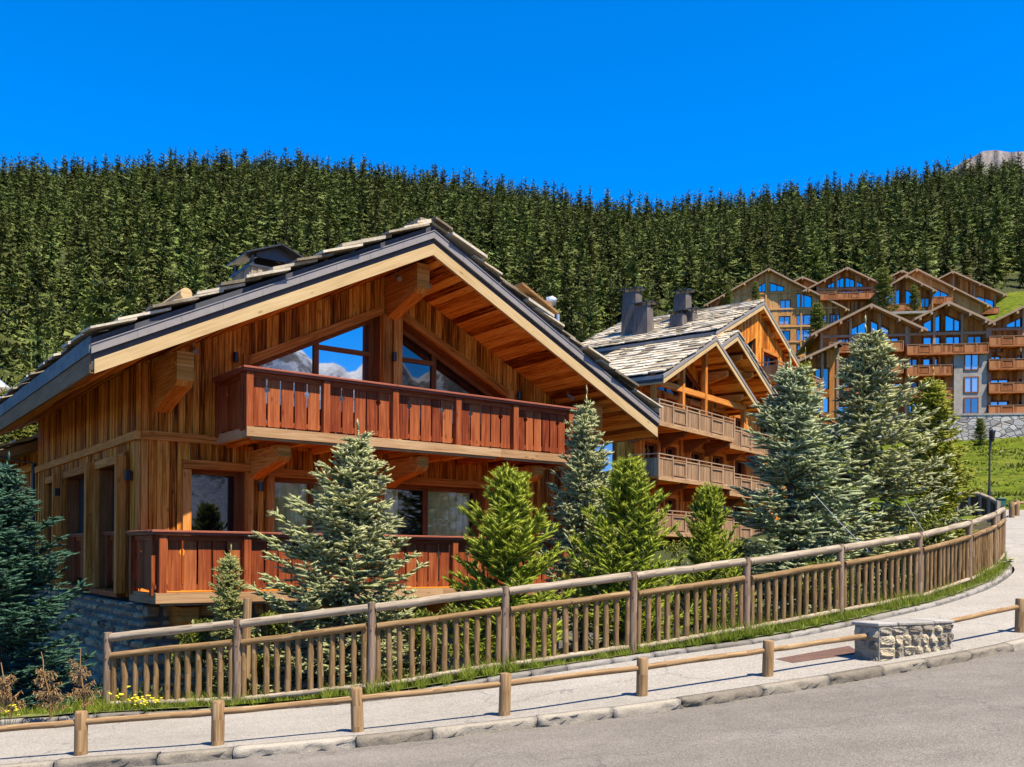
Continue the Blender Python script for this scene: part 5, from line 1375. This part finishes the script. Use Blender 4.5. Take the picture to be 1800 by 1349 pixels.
# far small trees among the hotels
def far_tree(label, px, Y, ybase, ytop, meshes, leaf, H, wide, name='spruce_tree'):
    b = at(px, ybase, Y); t = at(px, ytop, Y)
    e = plant_tree(name, label, 'spruce', meshes, leaf, b[0], b[1], b[2] - .3); k = (t[2] - b[2]) / H; e.scale = (k * wide, k * wide, k)
M['farspruce'] = leafmat('far_spruce', (.10, .13, .015), (.24, .25, .03), (.03, .045, .008), trans=.15)
far_tree('olive spruce in front of the tall pale chalet of the upper row', 1437, 175, 612, 532, smA, 'farspruce', 2.3, 1.5)
far_tree('taller olive spruce of the two between the upper chalets', 1553, 172, 560, 470, smA, 'farspruce', 2.3, 1.5)
far_tree('smaller olive spruce right of the taller one between the upper chalets', 1607, 172, 556, 500, smA, 'farspruce', 2.3, 1.4)
far_tree('young spruce at the left end of the upper row above the stone roof', 1280, 178, 545, 500, smA, 'farspruce', 2.3, 1.3)
far_tree('second young spruce above the stone roof in front of the pale chalet', 1328, 178, 545, 494, smA, 'farspruce', 2.3, 1.2)
far_tree('small cone-shaped spruce against the grey retaining wall', 1723, 117, 783, 733, smA, 'farspruce', 2.3, 1.7)

# ------------------------------------------------------------------ forest on the hillside
def forest_tree(seed, H=17.0, Rr=2.7, nw_=30, nb=7, low=.06):
    rng = np.random.default_rng(seed)
    V = []; Fc = []; U = []
    tmpl = []                                             # a bough: drooping spine with ragged side sprays
    for i in range(6):
        t0 = .12 + i * .15
        w_ = .30 * (1 - (t0 - .12) * .75)
        for s in (-1, 1): tmpl.append(((t0 - .10, 0), (t0 + .09, 0), (t0 + .10, s * w_)))
    tmpl.append(((.80, -.05), (.80, .05), (1.04, 0)))
    tm = np.array(tmpl)                                   # (k,3,2): along, side
    for wv in range(nw_):
        f = wv / nw_; z = H * (low + (.97 - low) * f)
        Lr = Rr * (1 - f) ** .78 + .30
        for i in range(nb):
            if rng.random() < .16: continue
            a = rng.random() * 6.283; L = Lr * (.6 + .6 * rng.random()); e = math.radians(-34 + 62 * f ** 1.5 + rng.normal(0, 10))
            h = np.array([math.cos(a), math.sin(a), 0]); s = np.array([-math.sin(a), math.cos(a), 0]); up = np.array([0, 0, 1.])
            al = tm[..., 0] + rng.normal(0, .03, tm.shape[:2]); si = tm[..., 1] * (.8 + .5 * rng.random(tm.shape[:2]))
            tilt = rng.normal(0, .35)
            p = np.array([0, 0, z + rng.normal(0, .1)]) + h * (al * L * math.cos(e))[..., None] + s * (si * L * .85)[..., None] + up * (L * math.sin(e) * al - L * .16 * np.sin(al * 2.6) + L * .1 * al ** 3 - np.abs(si) * L * .62 + si * L * tilt)[..., None]
            V.append(p.reshape(-1, 3)); r_ = rng.random()
            U.append(np.stack([np.clip(al, 0, 1), np.full_like(al, r_)], -1).reshape(-1, 2))
    V = np.concatenate(V); U = np.concatenate(U); Fc = np.arange(len(V)).reshape(-1, 3)
    # trunk
    t = []
    for j in range(5):
        a0, a1 = 6.283 * j / 5, 6.283 * (j + 1) / 5
        t += [(.2*math.cos(a0), .2*math.sin(a0), -1), (.2*math.cos(a1), .2*math.sin(a1), -1), (0, 0, H)]
    V = np.concatenate([V, np.array(t)]); Fc = np.arange(len(V)).reshape(-1, 3); U = np.concatenate([U, np.zeros((15, 2))])
    return mesh_np('spruce_tree', V, Fc, U)
M['forest'] = leafmat('forest_spruce', (.045, .064, .010), (.18, .195, .048), (.003, .006, .002), trans=.04, objvar=.45, rough=.7, spec=.12)  # tip and dark tones put highlights and self-shadow into the bough colour
variants = [forest_tree(100 + i, 14, 2.7 + .4 * (i % 3), 13 + 2 * (i % 3), 7) for i in range(6)]
for me in variants: me.materials.append(M['forest'])
rf_x = [-50, 0, 163, 762, 1005, 1090, 1335, 1440]; rf_y = [765, 715, 585, 384, 552, 550, 516, 640]
pts = []
fr_ = np.random.default_rng(5)
sp_ = 5.0
for yy in np.arange(70, 470, sp_):
    for xx in np.arange(-330, 330, sp_):
        x = xx + fr_.normal(0, 2.6); y = yy + fr_.normal(0, 2.6)
        r = x / y
        if abs(r) > .62: continue
        if y < 100 and not (r < -.40): continue
        if x > 12 + (y - 100) * .05 and y < 211 + 6 * math.sin(x * .2): continue
        if x > 98 and y < 219: continue
        pts.append((x, y))
pts = np.array(pts); pz = ground(pts[:, 0], pts[:, 1])
keep = []; 
sc_ = np.clip(fr_.normal(1.0, .26, len(pts)), .45, 1.5)
for i, ((x, y), z) in enumerate(zip(pts, pz)):
    px, py = proj(x, y, z + 14 * sc_[i])
    vis = -40 < px < 1840 and py < np.interp(px, rf_x, rf_y) + 6
    if -60 < px < 1860 and py < np.interp(px, rf_x, rf_y) + 60: keep.append((i, y, vis))
order = sorted([k for k in keep if k[2]], key=lambda k: k[1])
ind = [k[0] for k in order[:298]]; iset = set(ind)
for i in ind:
    o = bpy.data.objects.new('spruce_tree', variants[int(fr_.integers(6))]); C.objects.link(o)
    o.location = (pts[i, 0], pts[i, 1], pz[i] - .3); o.rotation_euler = (0, 0, fr_.random() * 6.28); s = sc_[i]; o.scale = (s * (.85 + .3 * fr_.random()), s * (.85 + .3 * fr_.random()), s)
    tag(o, 'dark green spruce of the dense forest on the hillside', 'spruce', 'spruces of the hillside forest')
restp = [k[0] for k in keep if k[0] not in iset]
fm = bpy.data.meshes.new('forest'); fm.from_pydata([(pts[i, 0], pts[i, 1], pz[i] - .3) for i in restp], [], [])
for nm, ty, data in (('idx', 'INT', fr_.integers(0, 6, len(restp))), ('rot', 'FLOAT', fr_.random(len(restp)) * 6.28), ('scl', 'FLOAT', sc_[restp])):
    fm.attributes.new(nm, ty, 'POINT').data.foreach_set('value', data)
fo = bpy.data.objects.new('forest', fm); C.objects.link(fo); tag(fo, kind='stuff')
vc = bpy.data.collections.new('forest_variants')
for me in variants:
    o = bpy.data.objects.new('forest_spruce', me); vc.objects.link(o)
ng = bpy.data.node_groups.new('forest_scatter', 'GeometryNodeTree')
ng.interface.new_socket('Geometry', in_out='INPUT', socket_type='NodeSocketGeometry'); ng.interface.new_socket('Geometry', in_out='OUTPUT', socket_type='NodeSocketGeometry')
gi = ng.nodes.new('NodeGroupInput'); go = ng.nodes.new('NodeGroupOutput')
ip = ng.nodes.new('GeometryNodeInstanceOnPoints'); ci = ng.nodes.new('GeometryNodeCollectionInfo')
ci.inputs['Collection'].default_value = vc; ci.inputs['Separate Children'].default_value = True; ci.inputs['Reset Children'].default_value = True
def na(nm, ty):
    q = ng.nodes.new('GeometryNodeInputNamedAttribute'); q.data_type = ty; q.inputs['Name'].default_value = nm
    return [o for o in q.outputs if o.name == 'Attribute' and o.enabled][0]
cx = ng.nodes.new('ShaderNodeCombineXYZ'); ng.links.new(na('rot', 'FLOAT'), cx.inputs[2])
ng.links.new(gi.outputs[0], ip.inputs['Points']); ng.links.new(ci.outputs[0], ip.inputs['Instance']); ip.inputs['Pick Instance'].default_value = True
ng.links.new(na('idx', 'INT'), ip.inputs['Instance Index']); ng.links.new(cx.outputs[0], ip.inputs['Rotation']); ng.links.new(na('scl', 'FLOAT'), ip.inputs['Scale'])
ng.links.new(ip.outputs[0], go.inputs[0])
md = fo.modifiers.new('scatter', 'NODES'); md.node_group = ng
fo.data.materials.append(M['forest'])

# ------------------------------------------------------------------ grass, weeds, ferns, undergrowth
def blades(name, X, Y, Z, hts, wid, rng, mat, bend=.5):
    n = len(X); a = rng.random(n) * 6.283; b = rng.random(n) * 6.283
    s = np.stack([np.cos(a), np.sin(a), np.zeros(n)], 1) * (wid * (.6 + .8 * rng.random(n)))[:, None]
    l = np.stack([np.cos(b), np.sin(b), np.zeros(n)], 1) * (hts * bend * rng.random(n))[:, None]
    p = np.stack([X, Y, Z], 1); up = np.array([[0, 0, 1.]]) * hts[:, None]
    v = np.stack([p - s, p + s, p + s * .7 + up * .55 + l * .35, p - s * .7 + up * .55 + l * .35, p + up + l], 1).reshape(-1, 3)
    q = np.arange(n)[:, None] * 5
    f = np.concatenate([q + np.array([[0, 1, 2]]), q + np.array([[0, 2, 3]]), q + np.array([[3, 2, 4]])], 1).reshape(-1, 3)
    r = rng.random(n); u = np.array([0, 0, .5, 0, .5, .5, .5, .5, 1.])
    uv = np.stack([np.tile(u, n), np.repeat(r, 9)], 1)
    return link_mesh(name, mesh_np(name, v, f, uv), mat)
M['grass'] = leafmat('verge_grass', (.14, .21, .012), (.36, .38, .05), (.04, .08, .006), trans=.4)
gr = np.random.default_rng(2)
FP = np.array([f for f in FENCE] + [(12.3, 24.6, .12)]); FP = np.vstack([[(-10.5, 13.9, -2.68), (-8, 14.0, -2.5)], FP])
IP = np.array(arc(INNER, .3))
fd = np.r_[0, np.cumsum(np.linalg.norm(np.diff(FP[:, :2], axis=0), axis=1))]
n = 42000; s = gr.random(n) * fd[-1]; cl = .5 + .5 * np.sin(s * 2.3) * np.sin(s * .9 + 1); 
fx, fy = np.interp(s, fd, FP[:, 0]), np.interp(s, fd, FP[:, 1]); fz = np.interp(s, fd, FP[:, 2])
jn = np.array([IP[np.argmin((IP[:, 0] - a) ** 2 + (IP[:, 1] - b) ** 2)] for a, b in zip(fx, fy)])
t = gr.random(n) ** 1.2 * 1.42 - .3
X = fx + (jn[:, 0] - fx) * t * .80; Y = fy + (jn[:, 1] - fy) * t * .80
tt = np.clip(t, 0, 1); Z = np.minimum(fz, fz * (1 - tt) + (jn[:, 2] + .07) * tt) - .01
hts = (.08 + .28 * gr.random(n) ** 2 * (.3 + cl)) * (1 - .35 * np.clip(t, 0, 1)) + .10 * (np.exp(-((s % 1.95) - .1) ** 2 / .05)) * gr.random(n)
tag(blades('grass', X, Y, Z, hts, .0055, gr, M['grass'], .8), kind='stuff')
vv = np.concatenate([np.stack([FP[:, 0], FP[:, 1] + .25, FP[:, 2] - .0], 1), np.array([[*(IP[np.argmin((IP[:, 0] - a) ** 2 + (IP[:, 1] - b) ** 2)] + V3(0, .12, .065))] for a, b in FP[:, :2]])])
k = len(FP)
tag(link_mesh('verge', mesh_np('verge', vv, np.array([(i, i + 1, k + i + 1, k + i) for i in range(k - 1)])), plain('verge_soil', (.10, .11, .03), .95, 0, .6, 9, .5)), kind='structure')
mx = 22 + gr.random(26000) * 62; my = 54 + gr.random(26000) * 64
ok_ = (mx / my < .575) & (mx / my > .40); mx, my = mx[ok_], my[ok_]; mk = np.clip(.5 + .8 * np.sin(mx * .55 + 2 * np.sin(my * .31)) * np.cos(my * .47), .1, 1.2)
M['meadowgrass'] = leafmat('meadow_grass', (.085, .105, .004), (.17, .175, .014), (.035, .05, .002), trans=.3)
tag(blades('meadow_grass', mx, my, ground(mx, my) + (np.sin(mx * .31 + 1.3) * np.cos(my * .27) * .35 + np.sin(mx * .83) * np.sin(my * .71 + 2) * .12) * np.clip((my - 45) / 60, 0, 1) - .03, (.10 + .35 * gr.random(len(mx)) ** 2) * mk + .05, .09, gr, M['meadowgrass'], 1.2), kind='stuff')
# undergrowth behind the fence
def leafcloud(name, cs, rs, n, rng, size, mat, flat=.75):
    V = []; U = []; Fc = []
    k = rng.integers(0, len(cs), n); d = rng.normal(0, 1, (n, 3)); d /= np.linalg.norm(d, axis=1, keepdims=True)
    rad = rng.random(n) ** .45
    p = np.array(cs)[k] + d * (np.array(rs)[k] * rad)[:, None] * np.array([1, 1, flat])
    a = rng.normal(0, 1, (n, 3)) + d * .8 + np.array([0, 0, .4]); a /= np.linalg.norm(a, axis=1, keepdims=True); _, A, B = frames(a)
    sz_ = size * (.6 + .8 * rng.random(n))[:, None]
    v = np.stack([p - a * sz_, p + A * sz_ * .4, p + a * sz_, p - A * sz_ * .4], 1).reshape(-1, 3)
    f = np.arange(n * 4).reshape(-1, 4); r = rng.random(n)
    uv = np.stack([np.tile([0, .5, 1, .5], n), np.repeat(r, 4)], 1)
    return mesh_np(name, v, f, uv)
M['shrub'] = leafmat('shrub_leaves', (.10, .14, .013), (.32, .32, .05), (.02, .036, .007), trans=.3)
M['under'] = leafmat('undergrowth_leaves', (.035, .055, .009), (.13, .15, .03), (.008, .014, .004), trans=.2)
cs = []; rs = []
for i in range(90):
    px = 120 + 1540 * gr.random(); Y_ = 14.4 + (px - 200) / 1600 * 4.5 + 1.6 * gr.random() + .3; x = T(px, Y_)
    if px < 260: Y_ += .3
    cs.append((x, Y_, gz(x, Y_) + .1)); rs.append(.28 + .3 * gr.random())
tag(link_mesh('undergrowth', leafcloud('undergrowth', cs, rs, 26000, gr, .05, M['under']), M['under']), kind='stuff')
for px, Y_, yt, rad, lab in ((1215, 21.0, 905, .75, 'yellow-green leafy shrub between the two mountain pines, below the pale balcony'), (1300, 21.5, 935, .6, 'yellow-green leafy shrub left of the big blue spruces'), (345, 14.9, 1058, .45, 'low bright green shrub left of the small young spruce, behind the fence'), (470, 14.7, 1062, .42, 'low bright green shrub right of the sawn stump, behind the fence'), (760, 14.8, 1050, .5, 'low green shrub behind the fence between the grey-green spruce and the pine'), (1450, 17.9, 975, .55, 'low green shrub at the foot of the left big blue spruce'), (1640, 20.5, 900, .7, 'yellow-green shrub at the foot of the tallest blue spruce, beside the fence')):
    x = T(px, Y_); g0_ = gz(x, Y_); zt = at(px, yt, Y_)[2]; hh = zt - g0_
    c_ = []; r_ = []
    for j in range(9): c_.append((gr.normal(0, rad * .45), gr.normal(0, rad * .3), hh * (.15 + .7 * gr.random()))); r_.append(rad * (.35 + .3 * gr.random()))
    e = empty('shrub', (x, Y_, g0_)); tag(e, lab, 'shrub')
    link_mesh('foliage', leafcloud('foliage', c_, r_, 2600, gr, .045, M['shrub']), M['shrub'], e)
    v, f_, u = tubes_np([(np.array([(0, 0, -.05), (c_[j][0] * .5, c_[j][1] * .5, c_[j][2] * .5), c_[j]]), .015, .005) for j in range(9)]); link_mesh('stem', mesh_np('stem', v, f_, u), M['bark'], e)
# dry brown ferns and yellow flowers in the lower left corner
M['dry'] = leafmat('dry_fern', (.36, .215, .09), (.52, .36, .19), (.17, .085, .03), trans=.25)
for px, ytop, ybase, Y_, lab in ((18, 1165, 1262, 12.9, 'dry brown fern at the lower left edge'), (88, 1146, 1264, 13.0, 'upright dry brown fern, middle one of three'), (146, 1139, 1258, 13.2, 'dry brown fern with a bent tip beside the fence end post')):
    b = at(px, ybase, Y_); b[2] = at(px, ybase, Y_)[2]; H_ = (ybase - ytop) / F * Y_
    m_p = []; P_ = []; D_ = []; L_2 = []
    bend = gr.normal(-.12, .1); st_ = [np.array([bend * t * t * H_ + .02 * math.sin(t * 7), gr.normal(0, .01), H_ * t]) for t in np.linspace(0, 1, 8)]
    m_p.append((st_, .016, .006))
    for j in range(24):
        t = .14 + .86 * (j + gr.random()) / 34; q = np.array([np.interp(t, np.linspace(0, 1, 8), [p_[k] for p_ in st_]) for k in range(3)])
        a = gr.random() * 6.28; Lb = .20 * (1.08 - t) ** .7 * (.6 + .6 * gr.random()) + .05; d = np.array([math.cos(a), math.sin(a) * .6, .1 + .5 * gr.random()])
        e_ = q + d * Lb + np.array([0, 0, Lb * .05]); mid_ = q + d * Lb * .55
        m_p.append(([q, mid_, e_], .005, .002))
        for k in range(9):
            s_ = .15 + .85 * k / 9; pp = (q * (1 - s_) ** 2 + 2 * mid_ * s_ * (1 - s_) + e_ * s_ * s_); P_.append(pp); D_.append(np.array([gr.normal(0, .4), gr.normal(0, .4), -1.0]) + d * .3); L_2.append(.045 + .05 * gr.random() * (1 - s_ * .5))
    e = empty('dry_fern', tuple(b)); tag(e, lab, 'fern')
    v, f_, u = tubes_np(m_p); link_mesh('stem', mesh_np('stem', v, f_, u), M['dry'], e)
    link_mesh('frond', shoot_mesh('frond', np.array(P_), np.array(D_), np.array(L_2), np.full(len(P_), .014), gr, 5, .03, .012, 3, .9), M['dry'], e)
n = 9000; px = gr.random(n) * 330 - 60; Yb = 13.15 + gr.random(n) * 1.1; X = (px - 900) / F * Yb; Z = np.array([max(gz(a, b), -9) for a, b in zip(X[:400], Yb[:400])]); zi = ground(X, Yb)
cl = np.clip(np.sin(px * .045) * .5 + .6, .15, 1)
tag(blades('weeds', X, Yb, zi - .02, (.06 + .26 * gr.random(n) ** 1.5) * cl + .03, .009, gr, M['grass'], .9), kind='stuff')
M['yellow'] = plain('yellow_petals', (.60, .50, .02), .7, 0, .2)
for (px, py, Y_, lab) in ((222, 1228, 13.5, 'yellow wildflower clump at the foot of the fence end post'), (262, 1232, 13.3, 'second yellow wildflower clump, right of the fence end post'), (8, 1250, 12.9, 'yellow wildflower clump at the bottom left edge')):
    b = at(px, py, Y_); g0_ = gz(b[0], b[1]); e = empty('wildflower', (b[0], b[1], g0_)); tag(e, lab, 'flower', None)
    st_ = []; mbf = MB()
    for j in range(11):
        tp = np.array([gr.normal(0, .11), gr.normal(0, .06), (b[2] - g0_) + gr.normal(.02, .07)]); st_.append((np.array([(tp[0] * .3, tp[1] * .3, 0), tp * .6, tp]), .004, .003))
        for k in range(3):
            q = tp + gr.normal(0, .016, 3); mbf.box(q, (.014, .014, .008), ch=.004)
    v, f_, u = tubes_np(st_); link_mesh('stem', mesh_np('stem', v, f_, u), M['grass'], e); mbf.build('blossom', M['yellow'], e)

# ------------------------------------------------------------------ distant mountains
def massif(name, fn, a0, a1, na_, d0, d1, nd_, mat, label=None):
    vs = []
    for i in range(na_ + 1):
        a = a0 + (a1 - a0) * i / na_
        for j in range(nd_ + 1):
            d = d0 + (d1 - d0) * j / nd_; vs.append((math.cos(a) * d, math.sin(a) * d, fn(a, j / nd_, d)))
    f = [(i*(nd_+1)+j, (i+1)*(nd_+1)+j, (i+1)*(nd_+1)+j+1, i*(nd_+1)+j+1) for i in range(na_) for j in range(nd_)]
    return tag(link_mesh(name, mesh_np(name, np.array(vs), np.array(f)), mat), kind='structure')
def m_rock(name, snow):
    m, t, b = new_mat(name); oc = coord(t, 'Object')
    n1 = noise(t, oc, .012, 8, .65); n2 = noise(t, oc, .05, 6, .7)
    c = ramp(t, n2, [(.3, (.08, .07, .07)), (.55, (.15, .135, .13)), (.8, (.22, .20, .19))])
    c = mixc(t, ramp(t, n1, [(snow, (0, 0, 0)), (snow + .06, (1, 1, 1))]), c, (.5, .52, .56))
    t.links.new(c, b.inputs['Base Color']); b.inputs['Roughness'].default_value = .95; bump(t, b, n2, 1, 8)
    return m
ph_ = np.random.default_rng(9).random(12) * 6.28
def ridge(a, t, d):
    r = sum(math.sin(a * f_ + ph_[k]) * q for k, (f_, q) in enumerate(((9, .35), (23, .28), (51, .2), (97, .12), (190, .07))))
    return -60 + (1 - abs(2 * t - 1) ** 1.2) * (600 + 160 * r) + 25 * math.sin(t * 19 + a * 60)
massif('snowy_mountains', ridge, R(-75), R(20), 220, 2300, 3300, 14, m_rock('snow_and_rock', .44))
def peak(a, t, d):
    px = 900 + F / math.tan(a); y_sky = np.interp(px, [1560, 1640, 1668, 1690, 1705, 1722, 1745, 1770, 1800, 1850, 1950], [420, 330, 297, 282, 276, 266, 264, 268, 266, 275, 330])
    dd = d * math.sin(a); top = (975 + .0083 * (px - 900) - y_sky) / F * 3000 * math.sin(a)
    k = 1 - abs(2 * t - 1) ** 1.3
    return -200 + k * (top + 200) * (1 + (.02 * math.sin(px * .21 + t * 9) if abs(t - .5) > .05 else 0))
massif('mountain', peak, math.atan2(F, 1100), math.atan2(F, 640), 90, 2500, 3500, 16, m_rock('pale_rock', .84))
